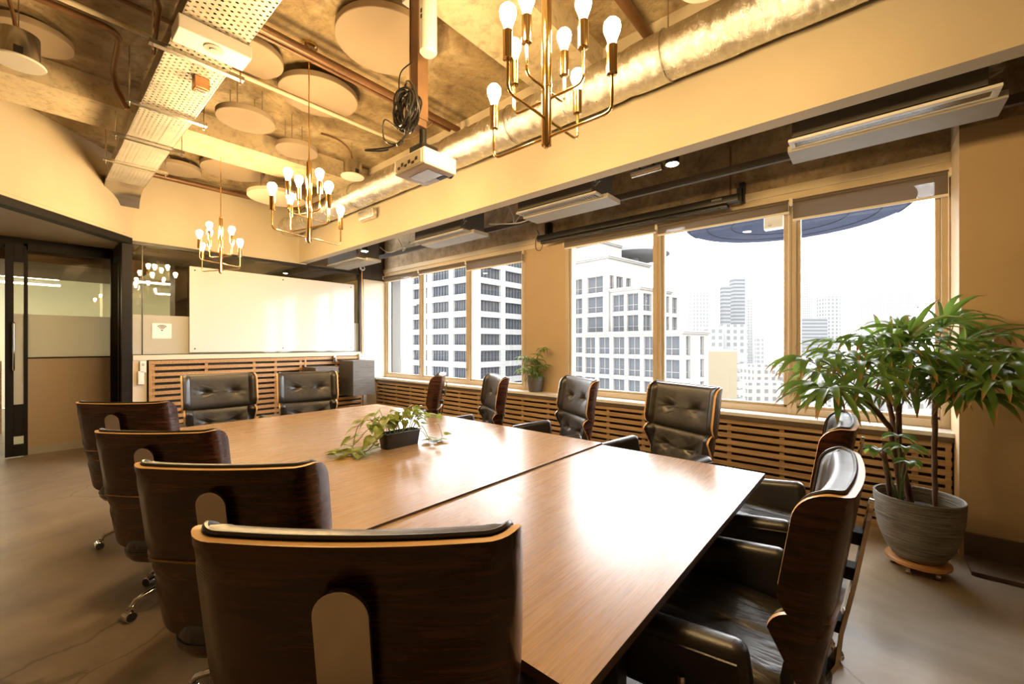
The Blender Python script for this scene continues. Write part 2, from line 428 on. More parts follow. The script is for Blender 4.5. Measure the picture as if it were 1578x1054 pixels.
SB('baseboard_right', XC+.02, XR, YC-.03, YC, 0, .17, 'sill_edge', 'dark timber baseboard under the ochre wall')
SB('baseboard_right', XC+.02, XR, YC-.30, YC-.03, 0, .025, 'sill_edge', 'dark timber floor strip along the ochre wall')
SB('window_sill', XW, XC, YS-.02, YG+.02, .755, .785, 'sill_stone', 'pale glossy window sill')
SB('trim_4', XW, XC, YS-.012, YS+.02, .715, .755, 'sill_edge', 'dark edge under the window sill')
# left wall pier (white) and lower partition
SB('wall_left', XW-.12, XW, 4.00, YG+.1, 0, 2.62, 'pier_paint', 'off-white wall end between partition and windows')
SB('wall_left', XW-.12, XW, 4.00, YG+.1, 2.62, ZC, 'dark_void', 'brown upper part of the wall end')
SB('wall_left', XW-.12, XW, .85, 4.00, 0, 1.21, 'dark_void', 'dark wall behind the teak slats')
SB('trim_5', XW-.12, XW+.03, .85, 3.98, 1.21, 1.275, 'pier_paint', 'cream ledge below the whiteboard', .003)
SB('wall_left', XW-.12, XW+.012, .85, .985, 0, 1.21, 'pier_paint', 'narrow cream strip with wall switches')
# glass partition
for k, (y0, y1) in enumerate([(.85, .95), (.95, 4.0)]):
    g = MB().box(XW-.06, XW-.05, y0+.008, y1-.008, 1.275, 1.80).build('window_partition', 'frosted_glass'); struct(g, 'frosted band of the glass partition')
    g = MB().box(XW-.06, XW-.05, y0+.008, y1-.008, 1.80, 2.73).build('window_partition', 'partition_glass'); struct(g, 'clear upper band of the glass partition')
mb = MB().box(XW-.08, XW-.01, .85, 4.0, 2.70, 2.74).box(XW-.08, XW-.01, 3.965, 4.0, 1.275, 2.74).box(XW-.075, XW-.045, .947, .955, 1.275, 2.72)
mb.box(XW-.075, XW-.035, .85, 4.0, 1.275, 1.285)
struct(mb.build('window_partition_frame', 'black_metal'), 'thin black frame of the glass partition')
SB('trim_6', XW-.03, XW, 4.0, 4.03, 0, 2.74, 'pier_paint')
# door recess: black posts, fixed glass screen, sliding door
mb = MB().box(XD+.1, XW-.1, .76, .84, 2.55, 2.75).box(XD, XD+.10, .74, .85, 0, 2.75).box(XW-.10, XW, .75, .85, 0, 2.75).box(XW-.55, XW-.5, .77, .83, 0, 2.7)
struct(mb.build('trim_7', 'black_frame', bevel=.003), 'black steel return post beside the glass door screen')
struct(MB().box(XD+.1, XW-.1, .795, .805, 0, 2.55).build('window_partition', 'partition_glass'), 'glass return beside the door')
y0 = onX(43, 500, XD).y; y1 = .76
struct(MB().box(XD-.02, XD+.02, y0, y1, .10, 1.24).build('wall_door_screen', 'tan_panel'), 'tan solid lower panel beside the glass door')
struct(MB().box(XD-.015, XD+.03, y0, y1, 0, .10).build('baseboard_left', 'grey_plastic'), 'grey-brown baseboard under the tan panel')
struct(MB().box(XD-.005, XD+.005, y0, y1, 1.24, 1.80).build('window_screen', 'frosted_glass'), 'frosted band of the door screen')
struct(MB().box(XD-.005, XD+.005, y0, y1, 1.80, 2.62).build('window_screen', 'partition_glass'), 'clear band of the door screen')
mb = MB().box(XD-.03, XD+.04, YN, y1, 2.62, 2.77).box(XD-.03, XD+.04, onX(36.5, 0, XD).y, y0, 0, 2.70).box(XD-.02, XD+.03, y0, y1, 1.232, 1.248)
struct(mb.build('trim_8', 'black_frame'), 'black steel frame of the door screen')
xd = XD+.07; d0 = onX(7.5, 0, xd).y; d1 = onX(21, 0, xd).y; d2 = onX(41, 0, xd).y; d3 = onX(36.5, 0, xd).y
door = thing('door_1', 'black framed sliding glass door with a tall steel pull handle', 'door', (xd, (d0+d2)/2, 0)); door['kind'] = 'structure'
my = (d0+d2)/2
MB().box(-.02, .02, d0-my, d1-my, .01, 2.66).box(-.02, .02, d3-my, d2-my, .01, 2.66).box(-.02, .02, d1-my, d3-my, .01, .16).box(-.02, .02, d1-my, d3-my, 2.45, 2.66).box(-.02, .02, d1-my, d3-my, .26, .66).build('door_frame', 'black_frame', door, bevel=.002)
MB().box(-.004, .004, d1-my, d3-my, .66, 1.80).build('frosted_pane', 'frosted_glass', door)
MB().box(-.004, .004, d1-my, d3-my, 1.80, 2.45).box(-.004, .004, d1-my, d3-my, .16, .26).build('glass_pane', 'partition_glass', door)
hy = onX(22, 0, xd+.06).y-my
MB().tube([(.02, hy-.02, 1.69)]+arc((.0, hy-.02, 1.69), (.065, hy-.005, 1.69), (.065, hy, 1.2), .02)+arc((.065, hy, 1.5), (.065, hy-.005, 1.09), (0, hy-.02, 1.09), .02)+[(.02, hy-.02, 1.09)], .011, 10).build('door_handle', 'chrome', door)
# second leaf beyond, partly out of view
struct(MB().box(XD-.005, XD+.005, YN, d0-.30, 0, 2.62).build('window_screen', 'partition_glass'), 'glass screen beyond the sliding door')

# ------------------------------------------------------------------ office seen through the glass
OX = -14.5
SB('floor_office', OX, XD+.0, -6, 4.3, -.1, -.001, 'floor_concrete', 'floor of the office behind the glass')
SB('ceiling_office', OX, XW-.12, -6, 4.3, 2.95, 3.05, 'office_ceiling', 'pale office ceiling behind the glass')
SB('wall_office', OX-.1, OX, -6, 4.3, 0, 3.0, 'office_wall', 'pale green office back wall')
SB('wall_office', OX, XW-.12, 4.3, 4.4, 0, 3.0, 'office_wall'); SB('wall_office', OX, XD, -6.1, -6, 0, 3.0, 'office_wall')
SB('wall_office_dark', XW-1.5, XW-.12, 1.0, 4.3, 2.70, 2.949, 'office_dark', 'dark lowered office ceiling near the partition')
SB('wall_office_dark', -10.6, XD-.3, -4, 1.2, 2.52, 2.949, 'office_dark', 'brown bulkhead beyond the door')
SB('wall_office_column', -9.6, -9.2, 1.65, 1.95, 0, 2.95, 'office_dark', 'dark office column behind the partition')
SB('wall_office_column', -11.6, -11.1, .9, 1.5, 0, 2.95, 'office_wall', 'pale office column beyond the door screen')
SB('wall_office_column', -9.4, -9.0, 3.3, 4.3, 0, 2.95, 'gold_paint', 'tan office wall behind the whiteboard')
for k, (x, ya, yb, lb) in enumerate([(-10.2, -1.2, .30, 'short tube light seen above the sliding door'), (-11.2, -1.6, .35, 'second of the office tube lights beyond the door'),
        (-12.4, -2.0, .4, 'deepest of the office tube lights beyond the door'), (-10.0, .5, 2.0, 'long tube light seen through the door screen'),
        (-11.2, 2.1, 3.4, 'tube light seen between partition column and whiteboard'), (-12.6, 1.9, 3.6, 'lower tube light seen just beside the whiteboard edge')]):
    z = 2.55 if x > -11 else 2.6
    t = thing('tube_light', lb, 'light', (x, (ya+yb)/2, z), 0, 'office tube lights behind the glass')
    L = (yb-ya)/2
    MB().box(-.05, .05, -L, L, .0, .05).build('light_housing', 'white_plastic', t)
    MB().box(-.045, .045, -L+.01, L-.01, -.02, 0).build('light_tube', 'tube_glow', t)
    MB().cyl((0, -L*.7, .05), (0, -L*.7, 2.95-z), .004, n=6).cyl((0, L*.7, .05), (0, L*.7, 2.95-z), .004, n=6).build('hanging_wire', 'steel', t)
# desk partition with slatted screen behind the door gap
o = MB()
for i in range(14): o.box(-.02, .02, -1.2, .6, .30+i*.06, .335+i*.06)
o.box(-.05, -.02, -1.2, .6, 0, 1.15)
tag(o.build('slatted_screen', 'slat_teak', loc=(-10.4, -.9, 0)), 'orange slatted screen in the office beyond the door gap', 'screen')
# ------------------------------------------------------------------ windows
ZS = .785; ZT = 2.72
groups = [[596.5, 647.5, 720.5, 809], [871, 1013.5, 1220, 1464]]
wi = 0; WX = []
for gi, g in enumerate(groups):
    xs = [onY(p, 500, YG-.04).x for p in g]
    if gi == 0: xs[0] = XW
    if gi == 1: xs[-1] = XC
    for k in range(3):
        wi += 1; x0, x1 = xs[k], xs[k+1]; WX.append((x0, x1))
        l = .035 if k else .05; r_ = .035 if k < 2 else .05
        b = MB()
        b.box(x0, x0+l, YG-.035, YG+.05, ZS, ZT).box(x1-r_, x1, YG-.035, YG+.05, ZS, ZT)
        b.box(x0+l, x1-r_, YG-.035, YG+.05, ZS, ZS+.06).box(x0+l, x1-r_, YG-.035, YG+.05, ZT-.05, ZT)
        # inner sash
        for a_, c_ in ((x0+l, x0+l+.03), (x1-r_-.03, x1-r_)): b.box(a_, c_, YG-.015, YG+.035, ZS+.06, ZT-.05)
        b.box(x0+l, x1-r_, YG-.015, YG+.035, ZS+.06, ZS+.085)
        f = struct(b.build('window_%d' % wi, 'window_frame_paint', bevel=.004), 'ochre painted window frame')
        MB().box(x0+l+.03, x1-r_-.03, YG+.008, YG+.014, ZS+.085, ZT-.05).build('pane', 'clear_glass', f)
        if k < 2:
            MB().cyl((x1-.012, YG-.045, 1.0), (x1-.012, YG-.045, 1.03), .012, n=10).build('window_latch', 'steel', f)
# roller blinds
drops = [(596.5, 434.5), (650, 422.5), (724, 416.5), (872, 383), (1015, 362.5), (1224, 339)]
btxt = ['short rolled-down brown blind beside the off-white wall end', 'brown blind barely lowered over the second pane from the whiteboard', 'brown blind lowered over the pane beside the ochre pier',
        'thin rolled-up blind hidden under the long black screen case', 'brown blind over the pane with the white sensor box outside', 'deepest brown blind, over the pane behind the big palm']
for k, ((px, py), (x0, x1)) in enumerate(zip(drops, WX)):
    zb = onY(px+3, py, YG-.07).z; xm = (x0+x1)/2; w = (x1-x0)/2-.012
    t = thing('roller_blind', btxt[k], 'blind', (xm, YG-.07, ZT), 0, 'roller blinds over the windows')
    MB().box(-w, w, -.002, .001, zb-ZT+.01, -.012).build('blind_fabric', 'blind_fabric', t)
    MB().cyl((-w, .0, -.028), (w, .0, -.028), .016, n=12).build('blind_roller', 'blind_fabric', t)
    MB().box(-w, w, -.006, .006, zb-ZT-.006, zb-ZT+.014).build('bottom_bar', 'blind_bar', t, bevel=.002)
    MB().box(w-.001, w+.012, -.02, .02, -.06, 0).box(-w-.012, -w+.001, -.02, .02, -.06, 0).build('blind_bracket', 'blind_bar', t)
    if k in (4, 5, 2):
        MB().tube([(w-.004, -.022, -.03), (w-.004, -.026, -1.2), (w-.004, -.022, -1.55)], .0022, 6).build('pull_chain', 'blind_bar', t)

# ------------------------------------------------------------------ slatted covers
def slat_cover(name, lab, mat_, L, zt, zb, pitch, h, depth, frames, battens):
    t = thing(name, lab, 'slatted cover')
    b = MB(); z = zt-h
    while z > zb:
        b.box(0, L, -.009, .009, z, z+h); z -= pitch
    b.build('slats', mat_, t, bevel=.003)
    b = MB()
    for x in battens: b.box(x-.018, x+.018, .0095, .035, zb, zt-.006)
    for x in frames: b.box(x-.014, x+.014, -.012, .012, zb, zt)
    b.build('battens', mat_, t)
    return t
L = XC-XW
n_b = int(L/.42)
t = slat_cover('slatted_radiator_cover', 'long pale oak slatted cover running below the window sill', 'slat_oak', L-.02, .715, .06, .0665, .042, .02, [.02, L-.04], [(.21+i*L/n_b) for i in range(n_b)])
t.location = (XW+.01, YS+.012, 0)
MB().box(0, L-.02, .05, .055, .0, .714).build('backing_board', 'sill_edge', t)
MB().box(0, L-.02, -.01, .03, .0, .055).build('plinth', 'slat_oak', t)
L2 = 3.98-1.0
t = slat_cover('slatted_wall_panel', 'teak slatted panel on the wall under the whiteboard', 'slat_teak', L2, 1.20, .05, .080, .047, .02, [.016, L2*.66, L2-.016], [.045, .62, 1.22, 1.52, 1.90, 2.5])
t.location = (XW+.05, 1.0, 0); t.rotation_euler = (0, 0, R(90))
MB().box(0, L2, -.002, .0, .0, .04).build('plinth', 'slat_teak', t)

# whiteboard
y0 = onX(292, 500, XW+.02).y; y1 = onX(545.5, 500, XW+.02).y
zt = onX(292, 410, XW+.02).z; zb = onX(292, 543, XW+.02).z
t = thing('whiteboard', 'large frameless white glass writing board on the glass partition', 'whiteboard', (XW+.0, (y0+y1)/2, zb))
w = (y1-y0)/2; h = zt-zb
MB().box(.012, .022, -w, w, 0, h).build('glass_board', 'white_board', t, bevel=.002)
for yy in (-w+.06, 0, w-.06):
    for zz in (.05, h-.05):
        MB().cyl((-.045, yy, zz), (.028, yy, zz), .010, n=12).build('standoff_bolt', 'black_metal', t)
# wifi sign
c = onX(248.5, 510, XW-.04)
y0 = onX(234.5, 500, XW-.04).y; y1 = onX(264.5, 500, XW-.04).y; z0 = onX(249, 521.5, XW-.04).z; z1 = onX(249, 498.5, XW-.04).z
t = thing('wifi_sign', 'small square white sign with a black wireless symbol taped to frosted glass', 'sign', (XW-.045, (y0+y1)/2, (z0+z1)/2))
w = (y1-y0)/2; h = (z1-z0)/2
MB().box(0, .002, -w, w, -h, h).build('paper_card', 'paper', t)
b = MB(); zc = h*.25-.015
b.cyl((.002, 0, zc), (.003, 0, zc), .010, n=16)
for rr in (.028, .047, .066):
    vs_ = []; N = 14
    for i in range(N+1):
        a = R(45)+R(90)*i/N
        for r2 in (rr-.006, rr+.005): vs_.append((.003, cos(a)*r2, zc+sin(a)*r2))
    b.add(vs_, [(2*i, 2*i+1, 2*i+3, 2*i+2) for i in range(N)])
b.build('wireless_symbol', 'ink', t)
# switches
for (ya, za, hh, lb, scr) in ((.925, 1.125, .075, 'white thermostat with a small dark display on the cream strip', True), (.905, .985, .085, 'white double light switch below the thermostat', False)):
    t = thing('wall_switch', lb, 'switch', (XW+.03, ya+.02, za))
    MB().rbox(-.018, .022, -.032, .032, -hh, hh, .006).build('switch_plate', 'white_plastic', t)
    if scr: MB().box(.022, .024, -.014, .014, .012, .045).build('display', 'grey_plastic', t)
    else: MB().box(.022, .028, -.022, .022, .006, .06).box(.022, .028, -.022, .022, -.06, -.006).build('rocker', 'white_plastic', t)
p = onX(557, 551, XW+.035)
t = thing('wall_socket', 'small white socket box above the upper dark cabinet', 'socket', (XW+.07, p.y, 1.19))
MB().rbox(-.05, .02, -.07, .07, -.055, .055, .006).build('socket_plate', 'white_plastic', t)
MB().box(.02, .022, -.03, -.015, -.01, .015).box(.02, .022, .01, .025, -.01, .015).build('socket_holes', 'ink', t)
p = onX(516, 552, XW+.10)
t = thing('cable_clip', 'dark metal clamp hooked on the upper teak slats', 'clamp', (XW+.062, p.y, 1.15))
MB().rbox(0, .04, -.022, .022, -.06, .07, .008).build('clamp_body', 'steel', t); MB().box(.04, .052, -.008, .008, -.05, .04).build('clamp_lever', 'black_metal', t)
# copper pipe
pz = onX(563, 500, XW+.04)
tag(MB().tube([(XW+.035, 3.985, 1.17), (XW+.035, 3.985, 2.85)], .013, 10).build('copper_pipe', 'copper'), 'thin vertical copper pipe beside the whiteboard', 'pipe')
p = onX(558.5, 413.5, XW+.06)
t = thing('security_camera', 'small round white security camera above the whiteboard corner', 'camera', tuple(p))
MB().cyl((-.055, 0, 0), (-.02, 0, 0), .022, n=14).lathe([(.034, -.02), (.046, -.005), (.046, .012), (.030, .022)], n=24, mat=Matrix.Rotation(R(90), 4, 'Y')).build('camera_housing', 'white_plastic', t)
MB().lathe([(.027, .018), (.020, .026), (.0, .029)], n=20, mat=Matrix.Rotation(R(90), 4, 'Y')).build('camera_lens', 'ink', t)
# dark cabinets on the wall
def cabinet(px0, px1, pyt, pyb, lb):
    xf = XW+.55
    a = onX(px0, 560, xf); b_ = onX(px1, 560, xf); zt = onX((px0+px1)/2, pyt, xf).z; zb = onX((px0+px1)/2, pyb, xf).z
    t = thing('wall_cabinet', lb, 'cabinet', (XW+.072, (a.y+b_.y)/2, zb))
    w = (b_.y-a.y)/2; h = zt-zb
    MB().box(0, .46, -w, w, 0, h).build('cabinet_body', 'dark_ash', t, bevel=.003)
    MB().box(.462, .478, -w+.002, w-.002, .002, h-.002).build('door', 'dark_ash', t, bevel=.002)
    MB().box(-.009, -.0005, -w*.7, w*.7, h*.2, h*.8).build('mounting_rail', 'black_metal', t)
cabinet(544, 577.5, 555.5, 609, 'dark ash wall cabinet hung higher, next to the off-white wall end')
cabinet(486, 521.5, 566, 622, 'dark ash wall cabinet hung lower, behind the tufted chair at the far table end')

# ------------------------------------------------------------------ duct
b = MB(); m_ = 150; N = 28; vs_ = []
random.seed(3)
XE0, XE1 = XW+.02, XR
for i in range(m_+1):
    x = XE0+(XE1-XE0)*i/m_
    rr = .150+.002*sin(i*.9)+random.uniform(-.0018, .0018)
    if i % 30 == 0: rr -= .007
    for k in range(N):
        t_ = 2*pi*k/N; q_ = rr+random.uniform(-.0014, .0014)
        vs_.append((x, 2.70+cos(t_)*q_, 3.285+sin(t_)*q_))
b.add(vs_, [(i*N+k, i*N+(k+1) % N, (i+1)*N+(k+1) % N, (i+1)*N+k) for i in range(m_) for k in range(N)])
b.add([vs_[k] for k in range(N)], [tuple(range(N))])
t = thing('foil_duct', 'long crinkled silver foil duct running along the bulkhead', 'duct')
b.build('duct_skin', 'foil', t, smooth=60)
b = MB()
for x in (-6.2, -4.9, -3.6, -2.3, -1.0, .3, 1.6):
    b.tube([(x, 2.70+cos(a_)*.156, 3.285+sin(a_)*.156) for a_ in [2*pi*i/24 for i in range(24)]], .004, 5, closed=True)
    b.cyl((x, 2.70, 3.44), (x, 2.70, ZC), .004, n=6)
b.build('hanging_strap', 'steel', t)
b = MB(); b.rbox(-5.1, -4.75, 2.80, 2.885, 3.02, 3.14, .02); b.build('foil_flap', 'foil', t)

# ------------------------------------------------------------------ perforated cable tray
YA, YBt = .565, .895; ZTr = 3.30
t = thing('cable_tray', 'long perforated galvanised cable tray hanging from the ceiling', 'cable tray', (0, (YA+YBt)/2, ZTr))
w = (YBt-YA)/2
b = MB(); xs = [XR-.3, 0, -2, -4, -6.55, -6.75, -6.9, -6.985, -7.0]; zs = [0, 0, 0, 0, 0, -.0, -.03, -.08, -.12]
xs = [XR-.3, 0, -2, -4, -6.6]
b.box(-6.6, XR-.3, -w, w, -.002, .002)
b.build('tray_base', 'perforated_steel', t, smooth=0)
b = MB(); cv = [(-6.6, 0), (-6.72, -.01), (-6.82, -.035), (-6.90, -.075), (-6.95, -.12), (-6.985, -.18)]
vs_ = []
for x, z in cv: vs_ += [(x, -w, z), (x, w, z)]
b.add(vs_, [(2*i, 2*i+1, 2*i+3, 2*i+2) for i in range(len(cv)-1)])
b.build('tray_bend', 'steel', t)
MB().box(-6.98, XR-.3, -w-.003, -w, -.002, .10).box(-6.98, XR-.3, w, w+.003, -.002, .10).build('tray_side', 'steel', t)
for x in (-1.6, -3.36, -4.30, -5.09, -5.84):
    b = MB().box(x-.02, x+.02, -w-.09, w+.09, -.03, -.004).cyl((x, -w-.07, -.06), (x, -w-.07, ZC-ZTr), .005, n=6).cyl((x, w+.07, -.06), (x, w+.07, ZC-ZTr), .005, n=6)
    b.build('hanger_bracket', 'steel', t)
MB().tube([(XR-.3, -.05, .03), (-2, -.08, .03), (-4, .02, .03), (-6.5, -.04, .03)], .018, 8).tube([(XR-.3, .06, .03), (-3, .03, .03), (-6.5, .08, .03)], .013, 8).build('tray_cables', 'cable', t)
t = thing('sensor_box', 'cream box with a round sensor strapped under the perforated tray', 'sensor box', (-3.05, (YA+YBt)/2, ZTr))
MB().box(-.09, .09, -w-.02, w+.02, -.085, -.004).build('box_body', 'white_plastic', t, bevel=.006)
MB().lathe([(.05, -.085), (.05, -.091), (.042, -.093), (.0, -.093)], (.02, .0, 0), 24).lathe([(.022, -.093), (.022, -.098), (0, -.100)], (.02, 0, 0), 20).build('sensor_ring', 'grey_plastic', t)
t = thing('socket_outlet', 'brown double socket box hanging from the perforated tray', 'socket', (-3.60, .79, ZTr-.003))
MB().rbox(-.045, .045, -.045, .045, -.085, 0, .008).build('socket_body', 'copper', t)
MB().box(-.03, -.005, -.03, .03, -.087, -.084).box(.005, .03, -.03, .03, -.087, -.084).build('socket_face', 'black_plastic', t)

# ------------------------------------------------------------------ ceiling pipes
def pipe(pts, r, m_, lb, name='ceiling_pipe', **k): return tag(MB().tube(pts, r, 12).build(name, m_), lb, 'pipe', 'pipes under the ceiling')
pipe([(-3.80, YN, 3.56), (-3.80, 2.575, 3.56)], .018, 'cream_pipe', 'cream painted pipe crossing the ceiling past the oval sound panel')
pipe([(-3.13, YN, 3.56), (-3.13, 2.80, 3.56)], .030, 'brown_pipe', 'thick brown pipe crossing the ceiling behind the projector pole')
pipe([(-3.215, YN, 3.57), (-3.215, 2.76, 3.57)], .018, 'brown_pipe', 'thinner brown pipe running tight against the thick one')
pipe([(-3.70, YN, 3.66), (-3.70, 1.65, 3.66)], .016, 'brown_pipe', 'thin copper-brown pipe beside the cream pipe')
pipe([(-7.06, 1.0, 3.62), (-7.06, 2.85, 3.62)], .035, 'brown_pipe', 'brown pipe along the top of the far cream wall')
pipe([(-1.20, YN, 3.60), (-1.20, 2.87, 3.60)], .035, 'brown_pipe', 'brown pipe meeting the bulkhead above the silver duct')
pipe([(-3.81, 2.53, 3.57), (-3.50, 2.53, 3.50), (-3.19, 2.53, 3.54)], .007, 'brown_pipe', 'short thin brown tie between the cream and brown pipes')
pts = [(-4.02, YN, 3.62)]+arc((-4.02, .0, 3.62), (-4.02, .42, 3.62), (-4.35, .42, 3.60), .12)+arc((-4.0, .42, 3.6), (-4.60, .43, 3.58), (-4.62, .50, 3.32), .12)+[(-4.62, .52, 3.345)]
tag(MB().tube(pts, .022, 10).build('ceiling_conduit', 'brown_pipe'), 'bent glossy brown conduit dropping into the perforated tray', 'pipe')
tag(MB().tube([(-2.9, YN, 3.60), (-2.9, .35, 3.60), (-3.2, .50, 3.42), (-3.6, .53, 3.345)], .014, 8).build('ceiling_conduit', 'brown_pipe'), 'slim brown conduit running alongside the perforated tray', 'pipe')

# ------------------------------------------------------------------ sound panels
discs = [(-2.68, 1.70, 3.60, .35, 0, 'largest round felt sound panel, behind the projector pole'),
 (-3.68, 1.66, 3.58, .32, 0, 'round felt panel crossed by the cream pipe'),
 (-4.26, 1.27, 3.42, .23, 1, 'round felt panel hung on chains beside the perforated tray'),
 (-4.44, 1.78, 3.38, .195, 1, 'smallest round felt panel, hung on chains above the middle chandelier'),
 (-6.12, 1.68, 3.60, .34, 0, 'round felt panel high behind the concrete beam, over the farthest chandelier'),
 (-5.78, 2.07, 3.28, .33, 2, 'pale round felt panel hung low near the duct end'),
 (-6.54, 1.20, 3.58, .24, 0, 'round felt panel peeking out past the tray end'),
 (-3.62, 1.08, 3.60, .25, 0, 'round felt panel half hidden by the tray beside the sensor box'),
 (-2.45, .98, 3.60, .22, 0, 'round felt panel cut by the top edge, near the largest one'),
 (-4.60, .0, 3.62, .22, 0, 'round felt panel above the big speaker with the white flange')]
for x, y, z, r, s_, lb in discs:
    t = thing('sound_panel', lb, 'acoustic panel', (x, y, z), 0, 'round felt sound panels under the ceiling')
    MB().lathe([(r-.004, 0), (r, .004), (r, .046), (r-.004, .05)], n=64).build('felt_disc', 'disc_felt_light' if s_ == 2 else 'disc_felt', t)
    b = MB()
    for k in range(4):
        a = pi/4+k*pi/2; b.cyl((cos(a)*r*.6, sin(a)*r*.6, .05), (cos(a)*r*.6, sin(a)*r*.6, ZC-z), .004 if s_ else .02, n=8)
    b.build('hanging_chain', 'steel', t)

# ------------------------------------------------------------------ round speakers
def speaker(x, y, z, r, lb, pts, hd):
    t = thing('ceiling_speaker', lb, 'speaker', (x, y, z), 0, 'drum speakers under the ceiling')
    MB().lathe([(r, 0), (r+.004, .006), (r, .014), (r*.8, .018)], n=48).build('speaker_grille', 'white_plastic', t)
    MB().lathe([(r*.8, .016), (r*.8, hd), (r*.78, hd+.006), (.0, hd+.006)], n=40).build('speaker_drum', 'steel', t)
    MB().tube(smooth_path([(a[0]-x, a[1]-y, a[2]-z) for a in pts]), .010, 8).build('conduit', 'brown_pipe', t)
    MB().box(r*.78, r*.86, -.02, .02, .02, .07).build('clip', 'black_metal', t)
    MB().cyl((-.02, .0, hd), (-.02, 0, ZC-z), .003, n=6).build('hanging_wire', 'steel', t)
    return t
speaker(-4.10, -.05, 3.20, .118, 'big steel drum speaker with a wide white flange, by the tray', [(-4.1, -.06, 3.38), (-4.13, -.07, 3.5), (-4.1, -.1, 3.64), (-4.0, -.1, 3.69)], .18)
speaker(-4.44, 2.38, 3.30, .122, 'steel drum speaker with white face between sound panel and duct', [(-4.44, 2.38, 3.48), (-4.44, 2.34, 3.6), (-4.47, 2.22, 3.68), (-4.5, 2.05, 3.69)], .17)
speaker(-.66, 2.30, 3.30, .13, 'white faced drum speaker above the silver duct at the top edge', [(-.66, 2.3, 3.48), (-.66, 2.25, 3.69)], .17)

# ------------------------------------------------------------------ projector, pole, cables
t = thing('projector_pole', 'scratched brown steel pole hanging from the concrete beam', 'pole', (-1.977, 1.463, 0))
MB().box(-.036, .036, -.03, .03, 2.66, 3.49).box(-.042, -.036, -.036, .036, 2.70, 3.49).box(.036, .042, -.036, .036, 2.70, 3.49).build('pole_shaft', 'brown_pole', t, bevel=.002)
MB().box(-.09, .02, -.05, .05, 3.40, 3.47).build('pole_plate', 'white_plastic', t)
MB().cyl((0, .03, 2.56), (0, .03, 2.70), .022, n=12).box(-.06, .06, -.02, .09, 2.53, 2.56).build('pole_mount', 'black_metal', t)
pc = onZ(654, 251.6, 2.43)
t = thing('projector', 'white box projector hanging under the cable bundle', 'projector', (-2.03, 1.55, 2.43))
MB().rbox(-.148, .148, -.12, .12, 0, .095, .012).build('projector_body', 'white_plastic', t)
MB().box(-.12, .12, -.123, -.119, .012, .08).build('port_panel', 'trim_cream', t)
b = MB()
for k in range(6): b.box(-.10+k*.034, -.08+k*.034, -.126, -.122, .02+.012*(k % 2), .034+.016*(k % 2))
b.build('port', 'black_plastic', t)
MB().box(-.09, .09, -.05, .06, -.003, .0).build('base_plate', 'steel', t); MB().box(.02, .09, .07, .10, -.004, .0).build('vent', 'black_plastic', t)
MB().cyl((.06, .12, .045), (.06, .15, .045), .035, n=20).build('lens_barrel', 'black_plastic', t)
random.seed(11); b = MB()
for k in range(14):
    cx_, cz_ = random.uniform(-.03, .03), random.uniform(-.02, .03); rx, rz_ = random.uniform(.05, .085), random.uniform(.08, .13); yy = -.045-.006*k
    b.tube([(cx_+cos(a_)*rx, yy+.015*sin(a_*2+k), cz_+sin(a_)*rz_) for a_ in [2*pi*i/22 for i in range(22)]], .0055, 6, closed=True)
b.tube(smooth_path([(-.04, -.05, .05), (-.10, -.06, .16), (-.09, -.06, .27), (.0, -.045, .30)]), .004, 6)
b.tube(smooth_path([(-.02, -.06, -.1), (-.08, -.10, -.16), (-.15, -.13, -.12), (-.13, -.14, -.02), (-.06, -.1, -.08)]), .004, 6)
b.tube(smooth_path([(.02, -.07, -.1), (-.05, -.13, -.19), (-.20, -.22, -.20), (-.10, -.19, -.225), (-.03, -.18, -.235)]), .005, 6)
b.tube(smooth_path([(.04, -.06, -.08), (.02, -.12, -.17), (.06, -.15, -.215), (.05, -.18, -.235)]), .006, 6)
tag(b.build('cable_bundle', 'cable', loc=(-1.977, 1.463, 2.72)), 'tangled coil of black cables tied to the brown pole', 'cables')
t = thing('ceiling_tube', 'white vertical tube with round cap beside the brown pole', 'tube', (-1.80, 1.395, 2.97))
MB().lathe([(0, 0), (.035, .0), (.046, .012), (.046, .52)], n=32).build('tube_body', 'white_plastic', t)
MB().box(-.006, .006, -.048, -.044, .17, .19).box(-.006, .006, -.048, -.044, .20, .22).build('indicator', 'ink', t)

